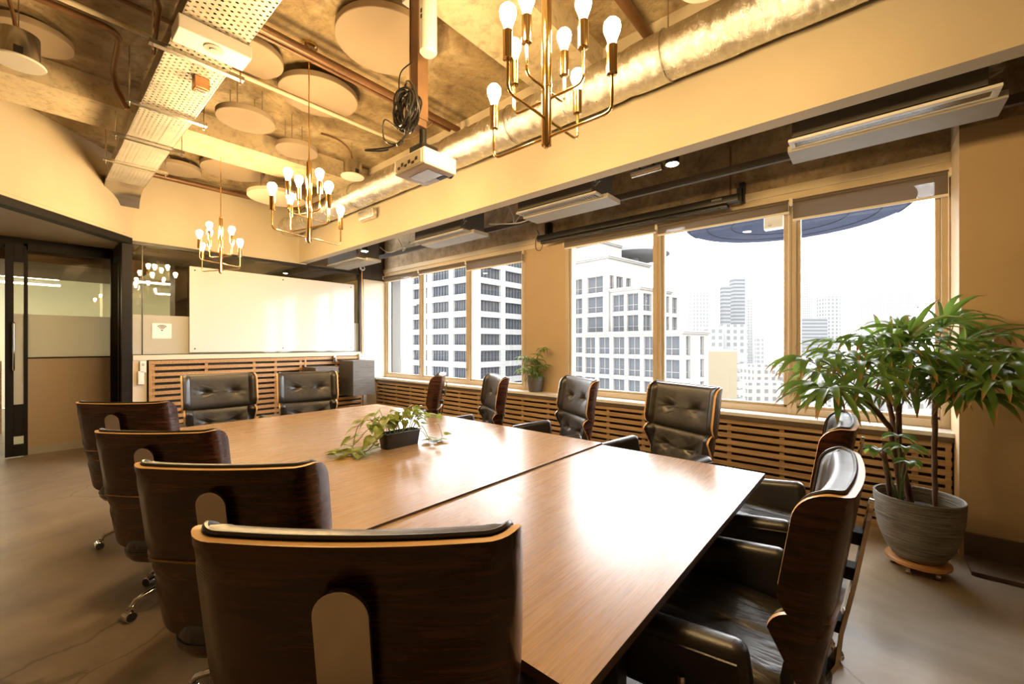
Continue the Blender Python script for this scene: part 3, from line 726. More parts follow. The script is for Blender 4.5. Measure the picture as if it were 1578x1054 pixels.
# ------------------------------------------------------------------ air units in the bulkhead recess
ac = [((1214, 219), (1546, 133), 'longest air unit with a black line grille, near the palm'),
      ((795, 330), (918, 297), 'air unit with beige grille above the end of the black screen case'),
      ((637, 374), (713, 354), 'smaller beige air unit above the first group of windows'),
      ((500, 411), (555, 397), 'farthest beige air unit, above the security camera')]
for k, (a, b_, lb) in enumerate(ac):
    z = 2.73; A = onZ(*a, z); B = onZ(*b_, z); y0 = (A.y+B.y)/2; xm = (A.x+B.x)/2; w = abs(B.x-A.x)/2; w = min(w, .50)
    t = thing('air_unit', lb, 'air unit', (xm, y0, z), 0, 'air units hanging beside the bulkhead')
    MB().box(-w+.02, w-.05, .01, .40, .03, .30).build('unit_body', 'ac_box', t)
    b = MB().box(-w, w, 0, .035, 0, .018).box(-w, w, .115, .135, 0, .018).box(-w, -w+.03, .035, .115, 0, .018).box(w-.03, w, .035, .115, 0, .018)
    b.build('grille_frame', 'ac_panel' if k else 'white_plastic', t, bevel=.002)
    b = MB()
    if k:
        nb = 34
        for i in range(nb): x = -w+.04+i*(2*w-.08)/nb; b.box(x, x+.012, .035, .115, .004, .014)
    else:
        for i in range(5): b.box(-w+.03, w-.03, .044+i*.014, .049+i*.014, .004, .012)
    b.build('grille', 'ac_panel' if k else 'steel', t, smooth=0)
    MB().box(-w+.03, w-.03, .035, .115, .018, .022).build('grille_backing', 'black_plastic' if k == 0 else 'ac_box', t)
    MB().box(-w-.02, w+.04, .14, .385, -.012, .03).build('panel', 'ac_panel', t, bevel=.002)
    MB().cyl((-w*.6, .2, .30), (-w*.6, .2, ZC-z), .006, n=6).cyl((w*.6, .2, .30), (w*.6, .2, ZC-z), .006, n=6).build('hanging_rod', 'steel', t)
    b = MB()
    for q_ in range(4): b.tube([(w-.04, .05, .08+q_*.05), (w+.0, .03, .09+q_*.05), (w+.01, .05, .11+q_*.05), (w-.05, .06, .12+q_*.05)], .006, 6)
    b.build('drain_loop', 'pale_cable', t)
tag(MB().tube([(XW+.1, 3.55, 3.135), (XR, 3.55, 3.135)], .085, 16).build('recess_pipe', 'ac_box'), 'thick dark pipe running above the air units', 'pipe')
tag(MB().box(XW+.1, XR, 3.86, 3.90, 2.86, 2.92).build('cable_rail', 'ac_box'), 'slim dark rail running along the stained lintel', 'rail')
ca = [([(-5.4, 3.62, 3.0), (-5.35, 3.66, 2.88), (-5.38, 3.70, 2.83), (-5.25, 3.72, 2.95)], 'pale loop of cable above the farthest windows'),
      ([(-3.2, 3.62, 3.04), (-3.15, 3.66, 2.90), (-3.18, 3.72, 2.84), (-3.06, 3.74, 2.98)], 'pale loop of cable between the two middle air units'),
      ([(-3.43, 3.55, 2.84), (-3.0, 3.62, 2.79), (-2.66, 3.55, 2.83)], 'thin pale cable sagging between the two middle air units'),
      ([(-5.70, 3.50, 2.90), (-5.5, 3.55, 2.80), (-5.1, 3.62, 2.88), (-4.42, 3.5, 2.84)], 'pale cable sagging between the farthest two air units')]
for pts, lb in ca: tag(MB().tube(smooth_path(pts), .007, 6).build('loose_cable', 'pale_cable'), lb, 'cable')
t = thing('actuator', 'small grey cylinder tied under the rail near the lit spotlight', 'actuator', (-1.42, 3.35, 2.86))
MB().cyl((-.13, 0, 0), (.13, 0, .0), .03, n=18).build('actuator_body', 'steel', t); MB().tube([(-.06, 0, .03), (-.06, 0, .2)], .01, 6).tube([(.06, 0, .03), (.07, 0, .2)], .01, 6).build('tie_strap', 'cable', t)
b = MB().box(-1.6, -1.25, 3.30, 3.40, 3.05, 3.09); tag(b.build('support_rail', 'ac_box'), 'short dark rail holding the grey cylinder', 'rail')
# spot lights
for (px, py, lb) in ((1036, 251, 'lit spotlight above the windows between two air units'), (562, 386, 'lit spotlight above the farthest air unit')):
    p = at(px, py, onY(px, py, 3.25 if px > 800 else 3.22).y and (3.25/ray(px, py)[1]))
    t = thing('spot_light', lb, 'light', tuple(p), 0, 'spotlights in the ceiling recess')
    MB().lathe([(.052, -.012), (.052, .05), (.03, .06), (0, .06)], n=24).build('lamp_housing', 'black_metal', t)
    MB().lathe([(0, -.020), (.035, -.018), (.048, -.010)], n=24).build('lamp_face', 'spot_glow', t)
    MB().cyl((0, 0, .06), (0, 0, ZC-p.z), .006, n=6).build('lamp_stem', 'black_metal', t)
# projector screen case
A = at(830, 366, 4.33/ray(830, 366)[1]); B = at(1141, 318, 4.33/ray(1141, 318)[1])
zc = (A.z+B.z)/2+.01; w = (B.x-A.x)/2
t = thing('screen_case', 'long black retracted projection screen case above the windows', 'projection screen', ((A.x+B.x)/2, 4.33, zc))
MB().rbox(-w, w, -.045, .05, -.02, .055, .012).build('case_body', 'black_metal', t)
MB().rbox(-w+.05, w-.1, -.035, .035, -.055, -.018, .012).build('screen_roller', 'black_metal', t)
MB().box(-w+.06, w-.12, -.037, -.034, -.06, -.052).build('screen_bar', 'chrome', t)
MB().box(-w+.07, -w+.10, .04, .10, .0, .22).box(-w+.05, -w+.12, .09, .145, .0, .24).build('wall_bracket', 'black_metal', t)
MB().box(w-.04, w-.0, .04, .10, .0, .13).box(w-.03, w+.015, .09, .145, .0, .19).build('wall_bracket', 'black_metal', t)
MB().box(w-.24, w-.15, -.047, -.0445, .02, .04).build('maker_plate', 'steel', t)
MB().tube(smooth_path([(-w+.03, 0, .05), (-w-.05, .02, .15), (-w-.02, .03, .10), (-w-.06, .02, .02), (-w-.04, .0, -.10), (-w+.02, .0, -.13), (-w+.06, .0, -.08), (-w+.05, .0, -.03)]), .005, 6).build('cord', 'cable', t)
tag(MB().box(-1.06, -1.04, YG-.048, YG-.036, 2.86, 3.35).build('wall_conduit', 'brown_pipe'), 'thin brown vertical strip on the stained lintel above the screen case', 'pipe')

# ------------------------------------------------------------------ chandeliers
def chandelier(loc, rz, lb):
    t = thing('chandelier', lb, 'chandelier', loc, rz, 'brass chandeliers over the table')
    MB().lathe([(0, -.012), (.010, -.010), (.012, 0), (.020, .0), (.020, .225), (.0225, .227), (.0225, .24), (.020, .242), (.020, .60), (.014, .605), (.008, .63), (0, .63)], n=24).build('stem', 'brass', t)
    top = ZC-loc[2]
    MB().cyl((0, 0, .625), (0, 0, top-.03), .0045, n=8).build('hanging_rod', 'brass', t)
    MB().lathe([(0, top-.035), (.05, top-.032), (.062, top-.02), (.062, top), (0, top)], n=28).build('ceiling_rose', 'brass', t)
    for (ax, L_, z, zb) in ((0, .284, .03, .29), (1, .230, .105, .35), (0, .168, .18, .435), (1, .125, .22, .465)):
        for sg in (-1, 1):
            D = (lambda r, z_: (sg*r, 0, z_)) if ax == 0 else (lambda r, z_: (0, sg*r, z_))
            pts = [D(.005, z)]+arc(D(0, z), D(L_, z), D(L_, z+.2), .035, 6)+[D(L_, zb-.085)]
            arm = MB().tube(pts, .0058, 10).build('arm', 'brass', t)
            p = D(L_, 0)
            so = MB().lathe([(.007, zb-.13), (.019, zb-.128), (.0195, zb-.03), (.017, zb-.028), (0, zb-.028)], (p[0], p[1], 0), 20).build('socket', 'brass', arm)
            MB().lathe([(.014, zb-.028), (.0155, zb-.012), (.022, zb+.006), (.0285, zb+.022), (.0305, zb+.036), (.028, zb+.050), (.019, zb+.061), (0, zb+.066)], (p[0], p[1], 0), 14).build('bulb', 'bulb_glow', arm)
    return t
ch = chandelier((-.975, 1.335, 2.205), 0, 'brass chandelier nearest the large palm, over the near table section')
chandelier((-3.25, 1.39, 2.20), R(101.8), 'middle brass chandelier hanging in front of the foil duct end')
chandelier((-5.45, 1.376, 2.205), R(23), 'farthest brass chandelier, hanging in front of the whiteboard')
# ------------------------------------------------------------------ tables
def table(x0, x1, y0, y1, lb, legs, top=.742):
    t = thing('meeting_table', lb, 'table', ((x0+x1)/2, (y0+y1)/2, 0), 0, 'table sections pushed together')
    w = (x1-x0)/2-.0015; d = (y1-y0)/2
    b = MB()
    vs_ = [(-w, -d, .708), (w, -d, .708), (w, d, .708), (-w, d, .708), (-w, -d, top), (w, -d, top), (w, d, top), (-w, d, top)]
    b.add(vs_, [(3,2,1,0),(0,1,5,4),(1,2,6,5),(2,3,7,6),(3,0,4,7),(4,5,6,7)], 1); b.mi[-1] = 0
    b.build('table_top', ['table_laminate', 'table_edge'], t, smooth=0)
    MB().box(-w+.12, w-.12, -d+.25, -d+.29, .66, .707).box(-w+.12, w-.12, d-.29, d-.25, .66, .707).build('support_beam', 'black_metal', t)
    for sx, sy in legs:
        MB().box(sx*(w-.16)-.03, sx*(w-.16)+.03, sy*(d-.45)-.03, sy*(d-.45)+.03, 0, .707).build('leg', 'black_metal', t, bevel=.003)
TY0, TY1 = .700, 2.545
table(-1.40, -.43, TY0, TY1, 'walnut table section nearest the palm, whitened by window glare', [(-1, -1), (-1, 1), (1, -1), (1, 1)], .733)
table(-2.372, -1.40, TY0+.015, TY1+.02, 'middle walnut table section between the two seams', [(-1, -1), (-1, 1)])
table(-4.235, -2.372, TY0+.015, TY1+.02, 'longest walnut table section at the whiteboard end', [(-1, -1), (-1, 1), (1, -1), (1, 1)])

# ------------------------------------------------------------------ executive chairs
def rrect(W0, W1, H, r0, r1, n=11):
    """outline (counter-clockwise, centred) of a rounded trapezoid: width W1 at the top, W0 at the bottom"""
    P_ = []
    for cx_, cz_, a0_, r in ((W0/2-r0, r0, -90, r0), (W1/2-r1, H-r1, 0, r1), (-W1/2+r1, H-r1, 90, r1), (-W0/2+r0, r0, 180, r0)):
        for i in range(n):
            a = R(a0_+90*i/(n-1)); P_.append((cx_+r*cos(a), cz_+r*sin(a)))
    Q = []
    m_ = len(P_)
    for i in range(m_):
        a = P_[i]; b = P_[(i+1) % m_]; Q.append(a); L_ = math.dist(a, b); k = int(L_/.016)
        for j in range(1, k): Q.append((a[0]+(b[0]-a[0])*j/k, a[1]+(b[1]-a[1])*j/k))
    return Q
def bend(s, flat, Rr, off):
    """plan section of the moulded shell: flat middle, sides curling towards +y; off = distance inwards"""
    sg = 1 if s >= 0 else -1; a = abs(s)
    if a <= flat: x, y, th = a, .014*(a/flat)**2, 0.0
    else:
        th = min((a-flat)/Rr, R(84)); x = flat+Rr*sin(th); y = .014+Rr*(1-cos(th))
        ex = (a-flat)-Rr*th
        x += ex*cos(th); y += ex*sin(th)
    return sg*(x-off*sin(th)), y+off*cos(th)
def panel_shell(name, W0, W1, H, r0, r1, flat, Rr, th, place, parent, mats):
    out = rrect(W0, W1, H, r0, r1); n = len(out); b = MB()
    rings = [1, .97, .9, .78, .62, .45, .28, .12]
    cz_ = H/2
    def ring(k, off): return [place(*bend(x*k, flat, Rr, off), cz_+(z-cz_)*k) for x, z in out]
    vo = []; 
    for k in rings: vo += ring(k, 0)
    c0 = place(*bend(0, flat, Rr, 0), cz_); vi = []
    for k in rings: vi += ring(k, th)
    c1 = place(*bend(0, flat, Rr, th), cz_); m_ = len(rings)
    def faces(o): return [(o+i*n+k, o+i*n+(k+1) % n, o+(i+1)*n+(k+1) % n, o+(i+1)*n+k) for i in range(m_-1) for k in range(n)]
    vs_ = vo+[c0]+vi+[c1]; o2 = len(vo)+1
    b.add(vs_, faces(0)+[((m_-1)*n+k, (m_-1)*n+(k+1) % n, len(vo)) for k in range(n)]+faces(o2)+[(o2+(m_-1)*n+k, o2+(m_-1)*n+(k+1) % n, len(vs_)-1) for k in range(n)], 0)
    o = len(b.v); b.add(vs_, [(k, (k+1) % n, o2+(k+1) % n, o2+k) for k in range(n)], 1)
    # weld by merging duplicates
    ob = b.build(name, mats, parent, smooth=50)
    return ob
def panel_cushion(name, W0, W1, H, r0, r1, flat, Rr, th, T, place, parent, buttons, seed=0, mat_='leather'):
    rnd = random.Random(seed)
    out = rrect(W0-.03, W1-.03, H-.010, max(r0-.012, .02), max(r1-.012, .02)); n = len(out); b = MB(); cz_ = H/2
    rings = [(1, 0), (1.0, .25), (.985, .55), (.955, .78), (.91, .90), (.85, .96), (.78, .985), (.70, 1), (.62, 1), (.54, 1), (.46, 1), (.38, 1), (.30, 1), (.22, 1), (.14, 1), (.07, 1)]
    wr = [(rnd.uniform(0, 6.28), rnd.randint(7, 11)) for _ in buttons]
    def P_(x, z, f):
        t_ = T*f
        if f > .5:
            for (bx, bz), (ph, fr) in zip(buttons, wr):
                dx_, dz_ = x-bx, z-bz; d_ = math.hypot(dx_, dz_)
                t_ -= T*.55*exp(-(d_/.020)**2)+T*.12*exp(-(d_/.06)**2)
                if .01 < d_ < .16: t_ += T*.026*sin(atan2(dz_, dx_)*fr+ph)*exp(-((d_-.05)/.045)**2)
        return place(*bend(x, flat, Rr, th+t_), z)
    vs_ = []
    for k, f in rings:
        vs_ += [P_(x*k, cz_+(z+.011-cz_)*k, f) for x, z in out]
    vs_.append(P_(0, cz_, 1)); m_ = len(rings)
    b.add(vs_, [(i*n+k, i*n+(k+1) % n, (i+1)*n+(k+1) % n, (i+1)*n+k) for i in range(m_-1) for k in range(n)]+[((m_-1)*n+k, (m_-1)*n+(k+1) % n, len(vs_)-1) for k in range(n)])
    ob = b.build(name, mat_, parent, smooth=70)
    pp = [place(*bend(x*1.012, flat, Rr, th+.007), cz_+(z+.011-cz_)*1.012) for x, z in out]
    MB().tube(pp, .0055, 6, closed=True).build('piping', 'leather', ob)
    for (bx, bz) in buttons:
        p = Vector(P_(bx, bz, 1)); q_ = Vector(place(*bend(bx, flat, Rr, th+T), bz)); dr = (q_-p).normalized() if (q_-p).length > 1e-5 else Vector((0, 1, 0))
        p = p+dr*.004
        MB().cyl(p-dr*.004, p+dr*.004, .0085, .006, 12).build('button', 'leather', ob)
    return ob
def make_chair():
    t = thing('executive_chair', '', 'chair')
    # placement of back panels: tilt about x axis
    def pl(y0, z0, tilt):
        c_, s_ = cos(tilt), sin(tilt)
        return lambda x, y, z: (x, y0+y*c_-z*s_, z0+z*c_+y*s_)
    UH, LH = .350, .300
    up = pl(-.285, .705, R(9)); lo = pl(-.235, .425, R(12))
    mats = ['rosewood', 'maple_edge']
    u = panel_shell('upper_backrest', .79, .79, UH, .085, .085, .238, .075, .015, up, t, mats)
    panel_cushion('upper_cushion', .79, .79, UH, .085, .085, .238, .075, .015, .062, up, u, [(-.12, UH*.5), (.12, UH*.5)], 1)
    l = panel_shell('lower_backrest', .60, .785, LH, .12, .065, .222, .075, .015, lo, t, mats)
    panel_cushion('lower_cushion', .60, .785, LH, .12, .065, .222, .075, .015, .062, lo, l, [(-.115, LH*.55), (.115, LH*.55)], 2)
    # seat: wooden dish + cushion
    so = rrect(.53, .58, .54, .15, .10); n = len(so)
    b = MB(); vs_ = []
    prof = [(1.0, .405), (.985, .385), (.93, .362), (.82, .345), (.6, .335), (.3, .332)]
    for k, z in prof: vs_ += [(x*k, -.26+.26+(y-.26)*k, z) for x, y in so]
    vs_.append((0, 0, .332)); m_ = len(prof)
    fs = [(i*n+k, i*n+(k+1) % n, (i+1)*n+(k+1) % n, (i+1)*n+k) for i in range(m_-1) for k in range(n)]+[((m_-1)*n+k, (m_-1)*n+(k+1) % n, len(vs_)-1) for k in range(n)]
    b.add(vs_, fs, 0)
    vi = [(x*.975, (y-.26)*.975, .405) for x, y in so]; o_ = len(b.v)
    b.add([vs_[i] for i in range(n)]+vi, [(k, (k+1) % n, n+(k+1) % n, n+k) for k in range(n)], 1)
    st = b.build('seat_shell', mats, t, smooth=50)
    b = MB(); vs_ = []
    rings = [(.96, .385), (.985, .41), (.985, .435), (.965, .462), (.92, .482), (.84, .493), (.70, .497), (.5, .494), (.3, .491), (.12, .490)]
    rnd = random.Random(5)
    for k, z in rings:
        for i, (x, y) in enumerate(so):
            yy = (y-.26)*k; zz = z
            if z > .48: zz += .004*sin(x*k*52+yy*7)+.002*sin(x*k*95-yy*11)
            vs_.append((x*k, yy, zz))
    vs_.append((0, 0, .490)); m_ = len(rings)
    b.add(vs_, [(i*n+k, i*n+(k+1) % n, (i+1)*n+(k+1) % n, (i+1)*n+k) for i in range(m_-1) for k in range(n)]+[((m_-1)*n+k, (m_-1)*n+(k+1) % n, len(vs_)-1) for k in range(n)])
    sc = b.build('seat_cushion', 'leather_creased', t, smooth=70)
    MB().tube([(x*.992, (y-.26)*.992, .412) for x, y in so], .0055, 6, closed=True).build('piping', 'leather', sc)
    # armrests
    for sg in (-1, 1):
        m_ = Matrix.Translation((sg*.325, .075, .505)) @ Matrix.Rotation(R(-6), 4, 'X') @ Matrix.Rotation(R(sg*7), 4, 'Y')
        a = MB().rbox(-.043, .043, -.195, .195, -.112, .112, .036, mat=m_, seg=5).build('armrest', 'leather', t, smooth=60)
        MB().tube([tuple(m_ @ Vector((sg*.044, y, z))) for y, z in [(-.175, -.08), (-.175, .08), (.175, .08), (.175, -.08)]], .0045, 6, closed=True).build('piping', 'leather', a)
        MB().rbox(sg*.20-.03, sg*.20+.03, -.03, .03, .325, .355, .008).tube([(sg*.20, .05, .345), (sg*.33, .05, .355), (sg*.374, .05, .40), (sg*.374, .05, .50)], .012, 8).build('arm_bracket', 'chrome', a)
    # rear spine plate
    def flat_bar(pts, w, th_):
        b = MB(); vs_ = []; pts = [Vector(p) for p in pts]
        for i, p in enumerate(pts):
            d = (pts[min(i+1, len(pts)-1)]-pts[max(i-1, 0)]).normalized(); nrm = Vector((0, -d.z, d.y))
            ww = w if not hasattr(w, '__call__') else w(i)
            for sx, sn in ((-1, -1), (1, -1), (1, 1), (-1, 1)): vs_.append(p+Vector((sx*ww/2, 0, 0))+nrm*sn*th_/2)
        m_ = len(pts); fs = [(i*4+k, i*4+(k+1) % 4, (i+1)*4+(k+1) % 4, (i+1)*4+k) for i in range(m_-1) for k in range(4)]+[(3, 2, 1, 0), (m_*4-4, m_*4-3, m_*4-2, m_*4-1)]
        return b.add(vs_, fs)
    W_ = .098; pts = []; ws = []
    topz = .985; rad = W_/2
    for i in range(9):
        a = R(90-90*i/8)*1.0; z = topz-rad+rad*sin(a); pts.append(z); ws.append(max(.006, W_*cos(a)))
    line = lambda z: (0, (-.314-(z-.728)*.158) if z > .728 else (-.314+(.728-z)*.20), z)
    P2 = [line(z) for z in pts]+[line(z) for z in (.82, .74, .66, .60)]+[(0, -.278, .50), (0, -.245, .43), (0, -.19, .36), (0, -.10, .318), (0, 0, .312)]
    ws += [W_]*(len(P2)-len(ws))
    sp = flat_bar(P2, lambda i: ws[i], .011).build('spine_plate', 'chrome', t, smooth=35, bevel=.0025)
    for z in (.87, .765, .60):
        yy = line(z)[1]
        MB().box(-.028, .028, yy, yy+.030 if z > .7 else yy+.034, z-.018, z+.018).build('mount_block', 'rubber', sp, bevel=.003)
    # tilt housing, column, base
    MB().rbox(-.075, .075, -.11, .11, .278, .336, .015).build('tilt_mechanism', 'black_metal', t)
    MB().cyl((0, 0, .10), (0, 0, .20), .030, n=20).cyl((0, 0, .20), (0, 0, .285), .019, n=20).build('gas_column', 'chrome', t)
    MB().lathe([(.018, .075), (.040, .08), (.046, .10), (.044, .135), (.032, .15), (0, .15)], n=28).build('hub', 'chrome', t)
    for k in range(5):
        a = 2*pi*k/5+R(18); D = lambda r, z, o=0: (cos(a)*r-sin(a)*o, sin(a)*r+cos(a)*o, z)
        leg = MB().tube([D(.03, .118), D(.10, .120), (D(.18, .112)), D(.25, .098), D(.285, .088), D(.300, .070)], [.024, .021, .017, .014, .014, .012], 10).build('leg', 'chrome', t)
        cs = MB().cyl(D(.300, .05), D(.300, .076), .013, n=12)
        cs.cyl(D(.312, .0265, -.026), D(.312, .0265, .026), .0265, n=22).build('caster', 'chrome', leg, bevel=.003)
        MB().cyl(D(.312, .0265, -.030), D(.312, .0265, -.0262), .021, n=20).cyl(D(.312, .0265, .0262), D(.312, .0265, .030), .021, n=20).build('caster_cap', 'rubber', leg)
    return t
chair0 = make_chair(); BACK = .335
used = [False]
def place_chair(px, t_, ang, lift, lb, grp, off=BACK, roll=None):
    """px: column of the headrest centre; t_: distance along the view axis; ang: heading of the sitter, degrees from +X"""
    p = at(px, HY, t_); h = R(ang); f = (cos(h), sin(h))
    loc = (p.x+f[0]*off, p.y+f[1]*off, 0); rz = h-pi/2
    if not used[0]:
        used[0] = True; o = chair0; o.location = loc; o.rotation_euler = (0, 0, rz); o['label'] = lb; o['group'] = grp
    else: o = dup(chair0, loc, rz, lb, grp)
    for c in o.children:
        nm = c.name.split('.')[0]
        if nm in ('upper_backrest', 'lower_backrest', 'seat_shell', 'seat_cushion', 'armrest', 'spine_plate', 'tilt_mechanism'): c.location.z = lift
        if nm in ('leg',) and roll is not None: c.rotation_euler = (0, 0, R(roll))
    return o
g1 = 'executive chairs turned with their wooden backs to the viewer'; g2 = 'executive chairs on the window side'; g3 = 'executive chairs at the near table end'; g4 = 'executive chairs at the whiteboard end'
place_chair(530, .73, 130.9, .015, 'closest rosewood-backed chair, its wide back filling the bottom of the view', g1)
place_chair(330, 1.37, 130.9, -.045, 'rosewood-backed chair directly beyond the closest one, chrome casters showing', g1, roll=25)
place_chair(226, 2.08, 131, -.08, 'rosewood-backed chair in the turned row, second from the tan panel', g1, roll=10)
place_chair(176, 2.80, 131, -.035, 'rosewood-backed chair farthest along the row, in front of the tan panel', g1)
place_chair(1053, 3.1, 247, .06, 'tufted black leather chair facing out in front of the middle tall window pane', g2, .255)
place_chair(892, 3.78, 238, .05, 'black leather chair beside the small potted palm, headrest against the cream tower', g2, .255)
place_chair(766, 4.10, 238, .05, 'black leather chair below the first window group, half turned with creased headrest', g2, .27)
place_chair(678, 4.35, 226, .05, 'chair seen side on, showing mostly its orange-brown wooden shell below the white office block', g2, .28)
place_chair(1306, 1.22, 180, -.005, 'large black leather chair at the table end with its seat and armrests exposed', g3, .30, )
place_chair(1307, 1.98, 182, .0, 'black leather chair behind the large table-end chair, closer to the palm pot', g3, .30)
place_chair(339, 4.15, 357, .06, 'wider tufted black leather chair in front of the teak slats, under the whiteboard', g4, .255)
place_chair(474, 4.75, 348, .04, 'tufted black leather chair in front of the lower dark cabinet', g4, .255)

# ------------------------------------------------------------------ planter with pothos on the table
rnd = random.Random(21)
t = thing('potted_pothos', 'trailing pothos in a low black rectangular planter on the table', 'plant', (-2.382, 1.61, .742))
b = MB(); w0, w1, l0, l1, hh = .042, .052, .122, .134, .095
def rr(w, l, z, r=.014, n=4):
    o = []
    for sx, sy, a0_ in ((1, -1, -90), (1, 1, 0), (-1, 1, 90), (-1, -1, 180)):
        for i in range(n): a = R(a0_+90*i/(n-1)); o.append((sx*(w-r)+r*cos(a), sy*(l-r)+r*sin(a), z))
    return o
secs = [rr(w0, l0, 0), rr(w1, l1, hh), rr(w1+.003, l1+.003, hh), rr(w1+.003, l1+.003, hh+.004), rr(w1-.003, l1-.003, hh+.004), rr(w1-.004, l1-.004, hh-.015)]
n_ = len(secs[0]); vs_ = sum(secs, [])
b.add(vs_, [(i*n_+k, i*n_+(k+1) % n_, (i+1)*n_+(k+1) % n_, (i+1)*n_+k) for i in range(len(secs)-1) for k in range(n_)]+[tuple(range(n_-1, -1, -1))])
b.build('planter_box', 'planter_black', t)
s_ = rr(w1-.004, l1-.004, hh-.014); MB().add(s_+[(0, 0, hh-.004)], [(k, (k+1) % n_, n_) for k in range(n_)]).build('soil', 'soil', t)
def heart_leaf(b, base, direc, up, L_, W_, curl=.25):
    d = Vector(direc).normalized(); u_ = Vector(up); s_ = d.cross(u_).normalized(); u_ = s_.cross(d).normalized(); base = Vector(base)
    prof = [(-.10, .0, .22), (.0, .36, 0), (.15, .50, 0), (.35, .49, 0), (.55, .38, 0), (.75, .22, 0), (.9, .09, 0), (1.0, .0, 0)]
    vs_ = []
    for f, w_, _ in prof:
        f0 = max(f, 0); c = base+d*L_*f0-u_*L_*curl*f0*f0
        vs_ += [c-s_*w_*W_-d*(.1*L_ if f == 0 else 0)+u_*w_*W_*.28, c, c+s_*w_*W_-d*(.1*L_ if f == 0 else 0)+u_*w_*W_*.28]
    fs = []
    for i in range(1, len(prof)-1):
        a = i*3; c = a+3; fs += [(a, a+1, c+1, c), (a+1, a+2, c+2, c+1)]
    b.add(vs_, fs)
lv = MB(); stm = MB()
def vine(pts, nl, sz, r=.0022):
    pts = [Vector(p) for p in pts]; seg = []
    for i in range(len(pts)-1):
        p0 = pts[max(i-1, 0)]; p1 = pts[i]; p2 = pts[i+1]; p3 = pts[min(i+2, len(pts)-1)]
        for k in range(6):
            u_ = k/6; seg.append(.5*((2*p1)+(-p0+p2)*u_+(2*p0-5*p1+4*p2-p3)*u_*u_+(-p0+3*p1-3*p2+p3)*u_**3))
    seg.append(pts[-1]); stm.tube(seg, r, 6)
    for k in range(nl):
        i = int((k+1)/nl*(len(seg)-1)); p = seg[i]; d = (seg[i]-seg[max(i-1, 0)]).normalized()
        out = Vector((rnd.uniform(-1, 1), rnd.uniform(-1, 1), rnd.uniform(.1, .7))); dr = (d*.6+out*.8).normalized()
        q_ = p+dr*.025; stm.tube([p, p+dr*.012+Vector((0, 0, .004)), q_], .0014, 5)
        q_.z = max(q_.z, .012)
        dl = Vector((dr.x, dr.y, rnd.uniform(-.5, .3))); s2 = sz*rnd.uniform(.8, 1.25)
        if q_.z < .06: dl.z = abs(dl.z)*.4
        heart_leaf(lv, q_, dl, (rnd.uniform(-.4, .4), rnd.uniform(-.4, .4), 1), s2, s2*.80, .1 if q_.z < .08 else .3)
for k in range(26):   # upright crown
    y = rnd.uniform(-.11, .11); x = rnd.uniform(-.03, .03); hgt = rnd.uniform(.05, .13); lean = Vector((rnd.uniform(-.06, .05), y*.5+rnd.uniform(-.05, .05), hgt))
    vine([(x, y, hh-.01), Vector((x, y, hh))+lean*.5+Vector((0, 0, .02)), Vector((x, y, hh))+lean], 2, .070)
vine([(-.02, -.11, hh), (-.06, -.17, hh+.09), (-.10, -.24, hh+.06), (-.06, -.30, .03)], 6, .078)
vine([(.02, -.11, hh), (.05, -.18, hh+.05), (.06, -.24, .05), (.02, -.30, .008), (-.05, -.36, .008)], 8, .078)
vine([(.0, -.11, hh), (.02, -.16, hh-.01), (.0, -.22, .02), (.03, -.30, .006), (-.02, -.42, .008)], 9, .080)
vine([(-.03, -.10, hh), (-.10, -.16, hh+.03), (-.14, -.22, .05), (-.12, -.30, .01)], 6, .072)
vine([(.0, .12, hh), (.02, .17, hh+.01), (.06, .20, .02), (.10, .25, .006), (.06, .31, .02), (.02, .32, .08)], 5, .060)
vine([(-.02, .12, hh), (-.04, .18, hh+.05), (-.03, .24, hh+.06), (.0, .30, hh+.05)], 4, .062)
vine([(.02, .10, hh), (.05, .15, hh-.02), (.09, .17, .02), (.12, .22, .006)], 4, .058)
stm.build('stems', 'petiole', t); f = lv.build('foliage', 'pothos_leaf', t, smooth=60); f['kind'] = 'stuff'

# ------------------------------------------------------------------ fan palms
def leaflet(b, base, d, up, L_, W_, droop, tipmi=1):
    d = Vector(d).normalized(); up = Vector(up); s_ = d.cross(up)
    if s_.length < 1e-3: s_ = Vector((1, 0, 0))
    s_.normalize(); p = Vector(base); n = 6; vs_ = []; ws = [.25, .72, 1.0, .98, .84, .52, .04]
    for i in range(n+1):
        u_ = s_.cross(d).normalized(); w = ws[i]*W_/2
        vs_ += [p-s_*w+u_*w*.45, p, p+s_*w+u_*w*.45]
        d = (d+Vector((0, 0, -droop*(i+1)/n))).normalized(); p = p+d*L_/n
    for i in range(n):
        a = i*3; c = a+3; b.add([], [])
    o = len(b.v); b.v += [tuple(v_) for v_ in vs_]
    for i in range(n):
        a = o+i*3; c = a+3; mi = tipmi if i == n-1 else 0
        b.f += [(a, a+1, c+1, c), (a+1, a+2, c+2, c+1)]; b.mi += [mi, mi]
lim_y = 9.
